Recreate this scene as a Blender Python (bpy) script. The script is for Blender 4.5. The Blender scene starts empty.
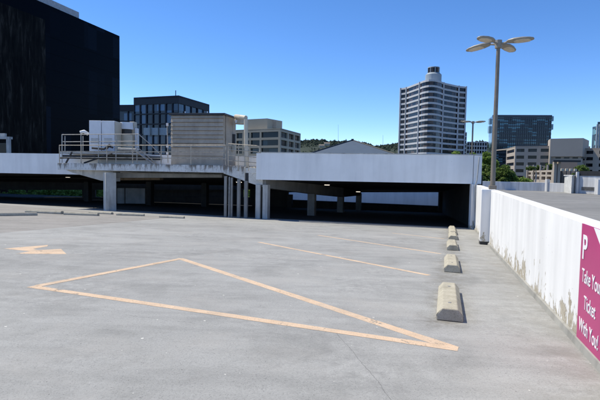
import bpy, math, random
from mathutils import Vector, Matrix
random.seed(7)
S = bpy.context.scene
C = S.collection
R = math.radians

# ---------------------------------------------------------------- camera model
F = 484.0
PITCH = math.atan(28/484)
ROLL = R(1.0)
EYE = Vector((0, 0, 1.6))
cam_m = Matrix.Rotation(R(90)-PITCH, 3, 'X') @ Matrix.Rotation(ROLL, 3, 'Z')
AX, BY = .018, .040                       # the ramp deck falls gently away and to the right

def ray(px, py):
    return cam_m @ Vector((px-300, 200-py, -F))
def at(px, py, Y):
    d = ray(px, py); return EYE + d*(Y/d.y)
def gnd(px, py, lift=0.0):
    d = ray(px, py); n = Vector((AX, BY, 1))
    t = (lift - n.dot(EYE))/n.dot(d); return EYE + d*t
def rz(x, y): return -(AX*x + BY*y)

# ---------------------------------------------------------------- mesh builder
class MB:
    def __init__(s): s.v = []; s.f = []; s.uv = None
    def add(s, vs, fs):
        n = len(s.v); s.v += [Vector(v) for v in vs]; s.f += [tuple(i+n for i in f) for f in fs]; return s
    def box(s, c, d, rot=0.0, M=None):
        hx, hy, hz = d[0]/2, d[1]/2, d[2]/2
        vs = [Vector((x*hx, y*hy, z*hz)) for z in (-1, 1) for y in (-1, 1) for x in (-1, 1)]
        rm = M if M is not None else Matrix.Rotation(rot, 3, 'Z')
        vs = [rm @ v + Vector(c) for v in vs]
        return s.add(vs, [(0,2,3,1),(4,5,7,6),(0,1,5,4),(2,6,7,3),(0,4,6,2),(1,3,7,5)])
    def wall(s, A, B, t, z0, z1, z0b=None, z1b=None, side=1):
        """slab from A to B (plan), thickness t to the left(+)/right(-) of A->B; heights may differ at B"""
        A = Vector((A[0], A[1])); B = Vector((B[0], B[1])); d = (B-A).normalized(); n = Vector((-d.y, d.x))*t*side
        z0b = z0 if z0b is None else z0b; z1b = z1 if z1b is None else z1b
        P = [A, B, B+n, A+n]; lo = [z0, z0b, z0b, z0]; hi = [z1, z1b, z1b, z1]
        vs = [(P[i].x, P[i].y, lo[i]) for i in range(4)] + [(P[i].x, P[i].y, hi[i]) for i in range(4)]
        fs = [(3,2,1,0),(4,5,6,7)] + [(i, (i+1) % 4, (i+1) % 4+4, i+4) for i in range(4)]
        return s.add(vs, fs)
    def prism(s, pts, z0, z1):
        n = len(pts)
        vs = [(p[0], p[1], z0) for p in pts] + [(p[0], p[1], z1) for p in pts]
        fs = [tuple(range(n))[::-1], tuple(range(n, 2*n))] + [(i, (i+1) % n, (i+1) % n+n, i+n) for i in range(n)]
        return s.add(vs, fs)
    def loft(s, a, b):
        n = len(a)
        fs = [tuple(range(n))[::-1], tuple(range(n, 2*n))] + [(i, (i+1) % n, (i+1) % n+n, i+n) for i in range(n)]
        return s.add(list(a)+list(b), fs)
    def tube(s, pts, r, seg=8, r2=None):
        pts = [Vector(p) for p in pts]; n = len(pts); rings = []
        for i, p in enumerate(pts):
            d = (pts[min(i+1, n-1)]-pts[max(i-1, 0)]).normalized()
            up = Vector((0, 0, 1)) if abs(d.z) < .9 else Vector((1, 0, 0))
            x = d.cross(up).normalized(); y = d.cross(x).normalized()
            rr = r if r2 is None else r+(r2-r)*i/(n-1)
            rings.append([p + x*math.cos(a)*rr + y*math.sin(a)*rr for a in [2*math.pi*k/seg for k in range(seg)]])
        vs = [v for rg in rings for v in rg]; fs = []
        for i in range(n-1):
            for k in range(seg):
                k2 = (k+1) % seg
                fs.append((i*seg+k, i*seg+k2, (i+1)*seg+k2, (i+1)*seg+k))
        fs.append(tuple(range(seg))[::-1]); fs.append(tuple((n-1)*seg+k for k in range(seg)))
        return s.add(vs, fs)
    def build(s, name, mat, parent=None, bevel=0, smooth=False, loc=None, fix=True):
        me = bpy.data.meshes.new(name)
        off = Vector((0, 0, 0))
        if parent is not None:
            off = Vector(parent.location)
            p = parent.parent
            while p: off += Vector(p.location); p = p.parent
        elif loc is not None: off = Vector(loc)
        elif s.v:
            xs = [v.x for v in s.v]; ys = [v.y for v in s.v]; zs = [v.z for v in s.v]
            off = Vector(((min(xs)+max(xs))/2, (min(ys)+max(ys))/2, min(zs)))
        me.from_pydata([tuple(v-off) for v in s.v], [], s.f)
        me.materials.append(mat)
        if fix:
            import bmesh
            bm = bmesh.new(); bm.from_mesh(me); bmesh.ops.recalc_face_normals(bm, faces=bm.faces); bm.to_mesh(me); bm.free()
        if smooth:
            for p in me.polygons: p.use_smooth = True
        o = bpy.data.objects.new(name, me); C.objects.link(o)
        if parent is not None: o.parent = parent
        else: o.location = off
        if bevel:
            m = o.modifiers.new('bevel', 'BEVEL'); m.width = bevel; m.segments = 2; m.limit_method = 'ANGLE'; m.angle_limit = R(40)
        return o

def tag(o, label=None, cat=None, group=None, kind=None):
    if label: o['label'] = label
    if cat: o['category'] = cat
    if group: o['group'] = group
    if kind: o['kind'] = kind
    return o
def empty(name, loc, label, cat, group=None, rot=0):
    o = bpy.data.objects.new(name, None); C.objects.link(o); o.location = loc; o.rotation_euler = (0, 0, rot)
    o.empty_display_size = .2
    return tag(o, label, cat, group)
def copy_tree(o, parent=None):
    c = o.copy(); C.objects.link(c)
    if parent is not None: c.parent = parent
    for ch in list(o.children): copy_tree(ch, c)
    return c

# ---------------------------------------------------------------- materials
class N:
    def __init__(s, name):
        s.m = bpy.data.materials.new(name); s.m.use_nodes = True; s.t = s.m.node_tree
        s.b = s.t.nodes['Principled BSDF']; s.pos = s.t.nodes.new('ShaderNodeNewGeometry').outputs['Position']
    def n(s, typ, **k):
        o = s.t.nodes.new(typ)
        for a, b in k.items(): setattr(o, a, b)
        return o
    def l(s, a, b): s.t.links.new(a, b)
    def scale(s, vec, sc):
        o = s.n('ShaderNodeMapping'); o.inputs['Scale'].default_value = sc; s.l(vec, o.inputs[0]); return o.outputs[0]
    def noise(s, sc, det=4, rough=.55, vec=None, dist=0):
        o = s.n('ShaderNodeTexNoise'); o.inputs['Scale'].default_value = sc; o.inputs['Detail'].default_value = det
        o.inputs['Roughness'].default_value = rough; o.inputs['Distortion'].default_value = dist
        s.l(vec if vec is not None else s.pos, o.inputs['Vector']); return o.outputs[0]
    def ramp(s, fac, stops, interp='LINEAR'):
        o = s.n('ShaderNodeValToRGB'); cr = o.color_ramp; cr.interpolation = interp
        while len(cr.elements) < len(stops): cr.elements.new(.5)
        for e, (p, c) in zip(cr.elements, stops):
            e.position = p; e.color = (c, c, c, 1) if not isinstance(c, tuple) else (*c, 1)
        s.l(fac, o.inputs[0]); return o.outputs[0]
    def mix(s, fac, a, b, mode='MIX'):
        o = s.n('ShaderNodeMix', data_type='RGBA', blend_type=mode)
        for sock, v in ((o.inputs[0], fac), (o.inputs[6], a), (o.inputs[7], b)):
            if isinstance(v, (int, float)): sock.default_value = v
            elif isinstance(v, tuple): sock.default_value = (*v, 1)
            else: s.l(v, sock)
        return o.outputs[2]
    def math(s, op, a, b=None, c=None):
        o = s.n('ShaderNodeMath', operation=op)
        for i, v in enumerate((a, b, c)):
            if v is None: continue
            if isinstance(v, (int, float)): o.inputs[i].default_value = v
            else: s.l(v, o.inputs[i])
        return o.outputs[0]
    def xyz(s, vec=None):
        o = s.n('ShaderNodeSeparateXYZ'); s.l(vec if vec is not None else s.pos, o.inputs[0]); return o.outputs
    def bump(s, h, dist=.01, st=.5):
        o = s.n('ShaderNodeBump'); o.inputs['Distance'].default_value = dist; o.inputs['Strength'].default_value = st
        s.l(h, o.inputs['Height']); s.l(o.outputs[0], s.b.inputs['Normal'])
    def out(s, col, rough=.8, metal=0, spec=.5):
        if isinstance(col, tuple): s.b.inputs['Base Color'].default_value = (*col, 1)
        else: s.l(col, s.b.inputs['Base Color'])
        if isinstance(rough, (int, float)): s.b.inputs['Roughness'].default_value = rough
        else: s.l(rough, s.b.inputs['Roughness'])
        s.b.inputs['Metallic'].default_value = metal; s.b.inputs['Specular IOR Level'].default_value = spec
        return s.m

def plain(name, col, rough=.7, metal=0, var=.15, sc=3.0, spec=.5):
    m = N(name); f = m.noise(sc, 5); lo = tuple(c*(1-var) for c in col); hi = tuple(min(1, c*(1+var)) for c in col)
    return m.out(m.ramp(f, [(.3, lo), (.7, hi)]), rough, metal, spec)

_c = [gnd(335, 331), gnd(394, 402), gnd(12, 300), gnd(250, 330), gnd(300, 262), gnd(470, 300)]
CRACKS = [(_c[0].x, _c[0].y, _c[1].x, _c[1].y, .0035, .10), (_c[2].x, _c[2].y, _c[3].x, _c[3].y, .0025, .5)]
def mat_deck(name, base, lane=False):
    m = N(name)
    big = m.noise(.16, 4, .6); mid = m.noise(1.1, 6, .62, dist=.4); fine = m.noise(38, 3, .6); grit = m.noise(85, 3, .6)
    c = m.ramp(big, [(.32, tuple(b*.84 for b in base)), (.5, base), (.7, tuple(b*1.1 for b in base))])
    c = m.mix(1, c, m.ramp(mid, [(.3, (.80, .80, .79)), (.5, (1, 1, 1)), (.75, (1.08, 1.08, 1.08))]), 'MULTIPLY')
    # drag marks along the aisle
    v = m.n('ShaderNodeMapping'); v.inputs['Rotation'].default_value = (0, 0, R(38)); v.inputs['Scale'].default_value = (.35, 3.0, 1); m.l(m.pos, v.inputs[0])
    st = m.noise(1.0, 5, .6, vec=v.outputs[0])
    c = m.mix(1, c, m.ramp(st, [(.36, (.88, .88, .88)), (.55, (1, 1, 1)), (.8, (1.06, 1.06, 1.06))]), 'MULTIPLY')
    c = m.mix(1, c, m.ramp(fine, [(.25, .86), (.5, 1.0), (.75, 1.08)]), 'MULTIPLY')
    c = m.mix(1, c, m.ramp(grit, [(.30, .5), (.42, 1.0), (.7, 1.05)]), 'MULTIPLY')
    # rough dark mottling
    rg = m.math('MULTIPLY', m.ramp(m.noise(.33, 3, .5), [(.44, 0), (.6, 1)]), m.ramp(m.noise(5.5, 8, .8), [(.40, 0), (.66, 1)]))
    c = m.mix(m.math('MULTIPLY', rg, .7), c, tuple(b*.6 for b in base))
    bl = m.math('MULTIPLY', m.ramp(m.noise(.8, 5, .65), [(.5, 0), (.7, 1)]), .35)
    c = m.mix(bl, c, (base[0]*1.08, base[1]*1.03, base[2]*.99))
    if lane:
        x, y, z = m.xyz()
        # grime washed against the foot of the wall
        d = m.math('SUBTRACT', m.math('ADD', m.math('MULTIPLY', y, .30), 1.55), x)
        d = m.math('ADD', d, m.math('MULTIPLY', m.math('SUBTRACT', m.noise(1.7, 6, .7), .5), 1.6))
        gr = m.math('MULTIPLY', m.ramp(d, [(0, 1), (.35, .75), (.9, 0)]), m.ramp(m.noise(3.3, 6, .75), [(.38, 0), (.6, 1)]))
        c = m.mix(m.math('MULTIPLY', gr, .55), c, (base[0]*.60, base[1]*.575, base[2]*.53))
        # dark gritty tyre stains around the stops
        d2 = m.math('ABSOLUTE', m.math('SUBTRACT', m.math('MULTIPLY', y, .315), x))
        d2 = m.math('ADD', d2, m.math('MULTIPLY', m.math('SUBTRACT', m.noise(2.2, 5, .7), .5), .9))
        st2 = m.math('MULTIPLY', m.ramp(m.math('MULTIPLY', y, .1), [(.555, 0), (.60, 1)]), m.ramp(d2, [(.12, 1), (.5, 0)])); st2 = m.math('MULTIPLY', st2, m.ramp(m.noise(6, 6, .75), [(.36, 0), (.62, 1)]))
        c = m.mix(m.math('MULTIPLY', st2, .75), c, (base[0]*.5, base[1]*.47, base[2]*.42))
        # one long hairline crack and a sawn joint
        for (ax, ay, bx, by, wd_, of) in CRACKS:
            L_ = math.hypot(bx-ax, by-ay); nx, ny = -(by-ay)/L_, (bx-ax)/L_
            dd = m.math('ADD', m.math('MULTIPLY', x, nx), m.math('MULTIPLY', y, ny)); dd = m.math('SUBTRACT', dd, ax*nx+ay*ny)
            dd = m.math('ABSOLUTE', m.math('ADD', dd, m.math('MULTIPLY', m.math('SUBTRACT', m.noise(1.5, 6, .7), .5), of)))
            tt = m.math('ADD', m.math('MULTIPLY', x, (bx-ax)/L_), m.math('MULTIPLY', y, (by-ay)/L_)); t0 = (ax*(bx-ax)+ay*(by-ay))/L_
            inside = m.math('MULTIPLY', m.math('GREATER_THAN', tt, t0), m.math('LESS_THAN', tt, t0+L_))
            c = m.mix(m.math('MULTIPLY', m.math('MULTIPLY', m.math('LESS_THAN', dd, wd_), inside), .6), c, tuple(b*.4 for b in base))
    # dark oil / tyre patches
    pat = m.math('MULTIPLY', m.ramp(m.noise(.55, 3, .5), [(.56, 0), (.68, 1)]), m.ramp(m.noise(9, 5, .75), [(.46, 0), (.62, 1)]))
    c = m.mix(m.math('MULTIPLY', pat, .33), c, tuple(b*.45 for b in base))
    # white specks (droppings, chips)
    vo = m.n('ShaderNodeTexVoronoi', voronoi_dimensions='2D'); vo.inputs['Scale'].default_value = 1.9; m.l(m.pos, vo.inputs['Vector'])
    wob = m.noise(30, 2)
    dd = m.math('ADD', vo.outputs['Distance'], m.math('MULTIPLY', m.math('SUBTRACT', wob, .5), .05))
    sel = m.n('ShaderNodeSeparateColor'); m.l(vo.outputs['Color'], sel.inputs[0])
    thr = m.math('MULTIPLY', m.math('POWER', sel.outputs[0], 3.5), .042)
    sp = m.math('MULTIPLY', m.math('LESS_THAN', dd, thr), m.math('GREATER_THAN', sel.outputs[1], .45))
    c = m.mix(m.math('MULTIPLY', sp, .8), c, (.72, .70, .65))
    vo2 = m.n('ShaderNodeTexVoronoi', voronoi_dimensions='2D'); vo2.inputs['Scale'].default_value = 6.0; m.l(m.pos, vo2.inputs['Vector'])
    s2 = m.n('ShaderNodeSeparateColor'); m.l(vo2.outputs['Color'], s2.inputs[0])
    ds = m.math('MULTIPLY', m.math('LESS_THAN', vo2.outputs['Distance'], m.math('MULTIPLY', s2.outputs[0], .035)), m.math('GREATER_THAN', s2.outputs[2], .6))
    c = m.mix(m.math('MULTIPLY', ds, .75), c, (.03, .028, .025))
    # hairline cracks
    ve = m.n('ShaderNodeTexVoronoi', feature='DISTANCE_TO_EDGE'); ve.inputs['Scale'].default_value = .13
    wv = m.n('ShaderNodeVectorMath', operation='ADD'); nn = m.n('ShaderNodeTexNoise'); nn.inputs['Scale'].default_value = 1.3; nn.inputs['Detail'].default_value = 5; m.l(m.pos, nn.inputs['Vector'])
    vm = m.n('ShaderNodeVectorMath', operation='SCALE'); vm.inputs['Scale'].default_value = 1.2; m.l(nn.outputs['Color'], vm.inputs[0])
    m.l(m.pos, wv.inputs[0]); m.l(vm.outputs[0], wv.inputs[1]); m.l(wv.outputs[0], ve.inputs['Vector'])
    cr = m.math('MULTIPLY', m.math('LESS_THAN', ve.outputs['Distance'], .0022), m.ramp(m.noise(.4, 2), [(.5, 0), (.62, 1)]))
    c = m.mix(m.math('MULTIPLY', cr, .12), c, tuple(b*.35 for b in base))
    m.bump(m.math('ADD', m.math('MULTIPLY', grit, .5), fine), .006, .5)
    return m.out(c, m.ramp(mid, [(.3, .78), (.7, .92)]), spec=.3)

def mat_white(name, col=(.74, .74, .74), peel=0.0, ramp_h=False, grime=.12):
    """aged white masonry paint; peel>0 adds bare concrete patches close to the deck"""
    m = N(name); x, y, z = m.xyz()
    st = m.noise(1, 5, .6, vec=m.scale(m.pos, (2.2, 2.2, .25)))
    c = m.mix(1, col, m.ramp(st, [(.35, 1-grime), (.6, 1.0)]), 'MULTIPLY')
    c = m.mix(1, c, m.ramp(m.noise(.7, 4), [(.3, .93), (.7, 1.03)]), 'MULTIPLY')
    dots = m.ramp(m.noise(14, 2, .5), [(.745, 0), (.765, 1)])
    c = m.mix(m.math('MULTIPLY', dots, .5), c, (.28, .26, .23))
    if peel > 0:
        h = m.math('ADD', z, m.math('ADD', m.math('MULTIPLY', x, AX), m.math('MULTIPLY', y, BY)))
        a = m.noise(1, 8, .68, vec=m.scale(m.pos, (5.0, 5.0, 3.2)), dist=.5)
        big = m.noise(.8, 2, .5)
        a = m.math('ADD', a, m.math('MULTIPLY', m.math('SUBTRACT', big, .5), .5))
        lim = m.math('SUBTRACT', a, m.math('MULTIPLY', m.math('DIVIDE', h, peel), .17))
        mask = m.ramp(lim, [(.455, 0), (.47, 1)])
        edge = m.ramp(lim, [(.44, 0), (.455, 1)])
        c = m.mix(m.math('MULTIPLY', edge, .25), c, (.5, .45, .36))
        pc = m.ramp(m.noise(12, 4), [(.3, (.30, .26, .195)), (.7, (.52, .47, .38))])
        c = m.mix(mask, c, pc)
        m.bump(m.math('SUBTRACT', m.math('MULTIPLY', m.noise(25, 4), .25), mask), .006, .6)
    else:
        m.bump(m.noise(20, 4), .003, .35)
    return m.out(c, .75, spec=.3)

def mat_conc(name, col, stain=.35, sc=1.0):
    m = N(name)
    c = m.ramp(m.noise(1.2*sc, 6, .65), [(.3, tuple(k*.75 for k in col)), (.7, tuple(k*1.12 for k in col))])
    st = m.noise(1, 5, .6, vec=m.scale(m.pos, (3*sc, 3*sc, .35*sc)))
    c = m.mix(m.math('MULTIPLY', m.ramp(st, [(.5, 0), (.72, 1)]), stain), c, tuple(k*.25 for k in col))
    m.bump(m.noise(18, 4), .005, .4)
    return m.out(c, .85, spec=.25)

def mat_paint_line():
    m = N('road_paint'); base = m.ramp(m.noise(4, 5, .6), [(.3, (.60, .435, .30)), (.7, (.70, .53, .385))])
    base = m.mix(1, base, m.ramp(m.noise(90, 3, .6), [(.3, .82), (.6, 1.04)]), 'MULTIPLY')
    base = m.mix(m.math('MULTIPLY', m.ramp(m.noise(1.4, 6, .7), [(.5, 0), (.7, 1)]), .45), base, (.36, .33, .29))
    chips = m.math('MAXIMUM', m.ramp(m.noise(48, 4, .7), [(.34, 1), (.38, 0)]), m.ramp(m.math('ADD', m.math('MULTIPLY', m.noise(2.4, 6, .72), .8), m.math('MULTIPLY', m.noise(28, 4, .7), .3)), [(.645, 0), (.68, 1)]))
    m.out(base, .85, spec=.2)
    tr = m.n('ShaderNodeBsdfTransparent'); ms = m.n('ShaderNodeMixShader'); m.l(m.math('MULTIPLY', chips, .9), ms.inputs[0]); m.l(m.b.outputs[0], ms.inputs[1]); m.l(tr.outputs[0], ms.inputs[2])
    m.l(ms.outputs[0], m.t.nodes['Material Output'].inputs['Surface'])
    return m.m

def mat_glass(name, a=(.008, .011, .018), b=(.03, .045, .06), cell=(3.0, 3.0, 3.5), rough=.12, bias=.6, spec=.5):
    """window glass with blinds / room tones changing from pane to pane"""
    m = N(name)
    v = m.n('ShaderNodeVectorMath', operation='DIVIDE'); m.l(m.pos, v.inputs[0]); v.inputs[1].default_value = cell
    fl = m.n('ShaderNodeVectorMath', operation='FLOOR'); m.l(v.outputs[0], fl.inputs[0])
    w = m.n('ShaderNodeTexWhiteNoise'); m.l(fl.outputs[0], w.inputs['Vector'])
    c = m.ramp(w.outputs['Value'], [(0, a), (bias, a), (min(.99, bias+.12), b), (1, tuple(k*1.5 for k in b))])
    return m.out(c, rough, spec=spec)

M = {}
M['deck'] = mat_deck('ramp_concrete', (.355, .352, .341), True)
M['deck2'] = mat_deck('upper_deck_concrete', (.25, .245, .235))
M['apron'] = mat_deck('old_apron_concrete', (.30, .285, .268))
M['floor_in'] = plain('shade_dark_floor', (.035, .034, .033), .9, var=.3)  # near black: the shade under the roof is put into the colour
M['wall'] = mat_white('ramp_wall_paint', (.80, .79, .775), peel=.5)
M['fascia'] = mat_white('fascia_paint', (.86, .85, .83), grime=.10)
m = N('stained_slab_paint')
c = m.ramp(m.noise(1.6, 6, .65), [(.3, (.48, .48, .46)), (.7, (.70, .70, .68))])
st = m.noise(1, 6, .7, vec=m.scale(m.pos, (4.5, 4.5, .7)))
z = m.xyz()[2]
top = m.ramp(z, [(.0, 0), (1, 1)]); hz = m.math('MULTIPLY', m.math('SUBTRACT', z, 1.45), 1.0)
drip = m.ramp(m.math('ADD', st, m.math('MULTIPLY', hz, .38)), [(.60, 0), (.70, 1)])
c = m.mix(m.math('MULTIPLY', drip, .8), c, (.10, .075, .05))
c = m.mix(m.math('MULTIPLY', m.ramp(m.noise(11, 6, .75), [(.56, 0), (.64, 1)]), .6), c, (.16, .13, .10))
m.bump(m.noise(18, 4), .006, .5)
M['stained'] = m.out(c, .85, spec=.25)
M['haunch'] = mat_conc('haunch_concrete', (.50, .50, .48), .6)
M['conc'] = mat_conc('grey_concrete', (.26, .255, .24))
M['conc_dark'] = mat_conc('shade_dark_concrete', (.06, .058, .054))  # concrete with the deep shade of the bays put into its colour
M['kerb'] = mat_conc('kerb_concrete', (.34, .33, .30))
M['paint'] = mat_paint_line()
M['steel'] = plain('galvanised_steel', (.36, .35, .33), .5, .5, .2, 8)
M['steel_tan'] = plain('weathered_rail_paint', (.40, .345, .27), .6, .1, .4, 6)
M['pole'] = plain('lamp_pole_paint', (.21, .175, .135), .55, .1, .12, 5)
M['lens'] = plain('lamp_lens', (.55, .47, .36), .35, 0, .15, 12)
M['lamp'] = plain('lamp_housing', (.30, .27, .22), .5, .1, .12, 12)
M['dark'] = plain('dark_metal', (.03, .03, .032), .5, .2)
M['ac_white'] = plain('cooling_unit_paint', (.66, .68, .71), .5, 0, .07, 2)
M['ac_cream'] = plain('cooling_drum_paint', (.52, .46, .36), .55, 0, .1, 2)  # also stands in for sunlight on the cooling unit's side
M['tan'] = mat_conc('louvre_paint', (.46, .39, .31), .3, .8)
M['brown_stain'] = mat_conc('rusty_beam', (.20, .15, .10), .7)

# wheel stop concrete
m = N('wheel_stop_concrete')
c = m.ramp(m.noise(5, 6, .7), [(.3, (.36, .325, .25)), (.7, (.52, .48, .39))])
c = m.mix(1, c, m.ramp(m.noise(70, 3), [(.3, .75), (.5, 1.0), (.8, 1.08)]), 'MULTIPLY')
c = m.mix(m.math('MULTIPLY', m.ramp(m.noise(3, 4), [(.55, 0), (.7, 1)]), .4), c, (.17, .16, .14))
m.bump(m.noise(60, 4), .004, .6)
M['stop'] = m.out(c, .9, spec=.2)

# ---------------------------------------------------------------- the setting
def sheet(name, pts, mat, kind='structure'):
    o = MB().add(pts, [tuple(range(len(pts)))]).build(name, mat, loc=(0, 0, 0)); tag(o, kind=kind); return o

# street level ground far below, out to the horizon
sheet('ground', [(-6000, -3000, -14), (6000, -3000, -14), (6000, 9000, -14), (-6000, 9000, -14)], plain('city_ground', (.10, .105, .09), .95, sc=.02))

WX, WS = 1.55, .30                         # ramp wall line  x = WX + WS*y
wx = lambda y: WX + WS*y
def rampquad(name, plan, mat, lift=0.0, sub=None, z1=None):
    return MB().add([(x, y, rz(x, y)+lift) for x, y in plan], [tuple(range(len(plan)))]).build(name, mat, loc=(0, 0, 0))
# deck in one sheet, running to the building and on under it
fr = (9.3, 24.6)
plan = [(wx(-14), -14), (wx(25.2)+.1, 25.2), (-2.0, 27.6), (-12.0, 31.2), (-40, 40.5), (-60, 40.5), (-60, -14)]
o = rampquad('parking_deck', plan, M['deck']); tag(o, kind='structure')
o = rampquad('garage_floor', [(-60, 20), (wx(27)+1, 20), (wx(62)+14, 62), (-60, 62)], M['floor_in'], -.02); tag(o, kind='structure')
# older strip of the deck near the far wheel stops
p1, p2, p3, p4 = gnd(-30, 236), gnd(150, 220.8), gnd(150, 217.5), gnd(-30, 203)
ap = [gnd(-60, 238), gnd(0, 233), gnd(40, 229.5), gnd(80, 226), gnd(130, 221.5), gnd(175, 217.2), gnd(130, 214.5), gnd(60, 209), gnd(0, 204.5), gnd(-60, 200)]
o = MB().add([(p.x, p.y, rz(p.x, p.y)+.0012) for p in ap], [tuple(range(len(ap)))]).build('deck_apron', M['apron'], loc=(0, 0, 0)); tag(o, kind='structure')
# upper level deck behind the wall
sheet('upper_deck', [(wx(-14)+.15, -14, .1), (70, -14, .1), (70, 53, .1), (wx(53)+.15, 53, .1)], M['deck2'])

# painted stripes
def stripe(pts, w, lift=.0015, name='parking_stripe', label='', mitre=False, widths=None):
    P = [gnd(*p) for p in pts]; mb = MB()
    a, b = P; d = (b-a); d.z = 0; d.normalize(); n = Vector((-d.y, d.x, 0))
    w1, w2 = (w, w) if widths is None else widths
    k = 70; L = []; Rr = []
    for i in range(k+1):
        t = i/k; c = a.lerp(b, t); ww = (w1+(w2-w1)*t)/2*(1+random.uniform(-.05, .05))
        for s_, lst in ((1, L), (-1, Rr)):
            q = c + n*ww*s_; lst.append((q.x, q.y, rz(q.x, q.y)+lift))
    mb.add(L+Rr, [(i, i+1, k+1+i+1, k+1+i) for i in range(k)])
    o = mb.build(name, M['paint']); return tag(o, label, 'road marking', 'painted lines on the deck')
stripe([(180, 258.5), (455, 348.5)], .16, label='long peach stripe forming the upper right side of the near painted triangle')
stripe([(31, 286.5), (458, 349.3)], .15, .0025, label='long peach stripe forming the near side of the painted triangle')
stripe([(182, 258.6), (38, 286.0)], .15, .0035, label='peach stripe closing the painted triangle at its left')
stripe([(259, 242.2), (429, 275.3)], .13, label='peach stall stripe ending beside the second wheel stop')
stripe([(318, 235.2), (441, 253.8)], .12, label='faint far stall stripe ending beside the third wheel stop')
stripe([(392, 233.0), (444, 238.8)], .10, label='faintest short stripe ending at the fourth wheel stop')
ar = [(3.5, 248.7), (48, 245.0), (47.3, 246.4), (33, 248.9), (38, 250.2), (61, 248.9), (66.5, 254.1), (15.5, 253.8), (30, 251.3)]
P = [gnd(*p) for p in ar]
o = MB().add([(p.x, p.y, rz(p.x, p.y)+.0015) for p in P], [(0, 1, 2, 3), (0, 3, 8), (3, 4, 8), (4, 5, 6, 7, 8)]).build('direction_arrow', M['paint'])
tag(o, 'peach painted arrow on the deck pointing left', 'road marking')

# ---------------------------------------------------------------- wheel stops
def make_stop():
    root = empty('wheel_stop', (0, 0, 0), '', 'wheel stop', 'concrete wheel stops')
    prof = [(-.165, 0), (-.165, .075), (-.095, .158), (.095, .158), (.165, .075), (.165, 0)]
    mb = MB(); L = 1.0
    secs = [(-L, .0, .985), (-L+.012, .0, 1.0), (-.33, 0, 1), (.33, 0, 1), (L-.012, 0, 1.0), (L, 0, .985)]
    rings = [[(x*k, y, z*k) for x, z in prof] for y, _, k in secs]
    vs = [v for r in rings for v in r]; n = 6; fs = [tuple(range(n))[::-1], tuple(5*n+i for i in range(n))]
    for i in range(5):
        for k in range(n):
            fs.append((i*n+k, i*n+(k+1) % n, (i+1)*n+(k+1) % n, (i+1)*n+k))
    mb.add(vs, fs)
    mb.build('block', M['stop'], root, bevel=.012)
    for s_ in (-.62, .62):
        pin = MB(); pin.tube([(0, s_, .14), (0, s_, .163)], .022, 10)
        pin.build('anchor_pin', M['steel'], root)
    return root
stop0 = make_stop()
used = [False]
def place_stop(p, heading, label, group=None, sc=1.0):
    o = copy_tree(stop0) if used[0] else stop0
    used[0] = True
    nrm = Vector((AX, BY, 1)).normalized(); h = Vector((heading[0], heading[1], 0)); h = (h - nrm*h.dot(nrm)).normalized()
    x = h.cross(nrm).normalized()
    mtx = Matrix((x, h, nrm)).transposed().to_4x4(); o.rotation_euler = mtx.to_euler()
    o.location = (p.x, p.y, rz(p.x, p.y)+.004); o['label'] = label; o.scale = (sc, sc, sc)
    if group: o['group'] = group
hd = Vector((WS, 1, 0)).normalized()
row = [(449.5, 321.5, 'nearest and largest concrete wheel stop in the row along the white wall'),
       (452, 272.6, 'second nearest wheel stop in the row along the white wall'),
       (452.6, 250.6, 'third wheel stop along the white wall, between the far stall stripes'),
       (453.2, 240.0, 'fourth wheel stop along the white wall, partly hidden by the third'),
       (453.0, 235.2, 'fifth wheel stop along the white wall, just before the last'),
       (452.4, 231.8, 'last and smallest wheel stop of the row, beside the dark garage opening')]
for i, (px, py, lb) in enumerate(row):
    p = gnd(px, py) + hd*1.0
    place_stop(p, hd, lb, 'wheel stops along the ramp wall')
left = [((-6, 216.0), (36, 215.4), 'leftmost of the low wheel stops lying across the far left deck'),
        ((27, 212.6), (62, 214.0), 'far left wheel stop lying just behind the leftmost one'),
        ((65, 214.6), (98, 215.8), 'wheel stop lying in front of the bright faced column, left of it'),
        ((90, 213.2), (112, 214.4), 'wheel stop nearest the foot of the bright faced column'),
        ((117, 215.2), (144, 216.0), 'wheel stop lying right of the bright faced column'),
        ((160, 217.4), (184, 218.4), 'dim wheel stop at the shadow edge left of the pipes')]
for (a, b, lb) in left:
    A, B = gnd(*a), gnd(*b); c = (A+B)/2; d = (B-A); d.z = 0
    place_stop(c, d.normalized(), lb, 'wheel stops across the left deck', min(1, d.length/2*1.02) if d.length < 2.0 else .95)

# ---------------------------------------------------------------- white ramp wall at right
wall_top = lambda y: 1.10
y0, y1 = -14, 24.3
root = empty('ramp_wall', (wx(5), 5, rz(wx(5), 5)), 'long white ramp wall with paint peeling along its foot', 'wall')
mb = MB(); k = 48; t = .22
nl = Vector((-1, WS, 0)).normalized()      # towards the ramp
ys = [y0+(y1-y0)*i/k for i in range(k+1)]
prof = []
for y in ys:
    x = wx(y); b = rz(x, y)-.3
    prof.append([(x, y, b), (x, y, 1.085), (x+.02, y-.006, 1.10), (x+t-.02, y-.06, 1.10), (x+t, y-.066, 1.085), (x+t, y-.066, b)])
vs = [v for p in prof for v in p]; fs = []
for i in range(k):
    for j in range(5): fs.append((i*6+j, (i+1)*6+j, (i+1)*6+j+1, i*6+j+1))
fs += [tuple(range(6)), tuple(k*6+j for j in range(6))]
mb.add(vs, fs); mb.build('wall_panel', M['wall'], root)
mb = MB(); prof = []
for y in ys[:-1]+[y1-.2]:
    x = wx(y); z = rz(x, y)
    prof.append([(x-.004, y, z-.05), (x-.004, y, z+.085), (x-.035, y+.01, z+.075), (x-.055, y+.016, z-.05)])
vs = [v for p in prof for v in p]; fs = []
for i in range(k):
    for j in range(3): fs.append((i*4+j, (i+1)*4+j, (i+1)*4+j+1, i*4+j+1))
mb.add(vs, fs); mb.build('base_strip', M['kerb'], root)
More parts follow.
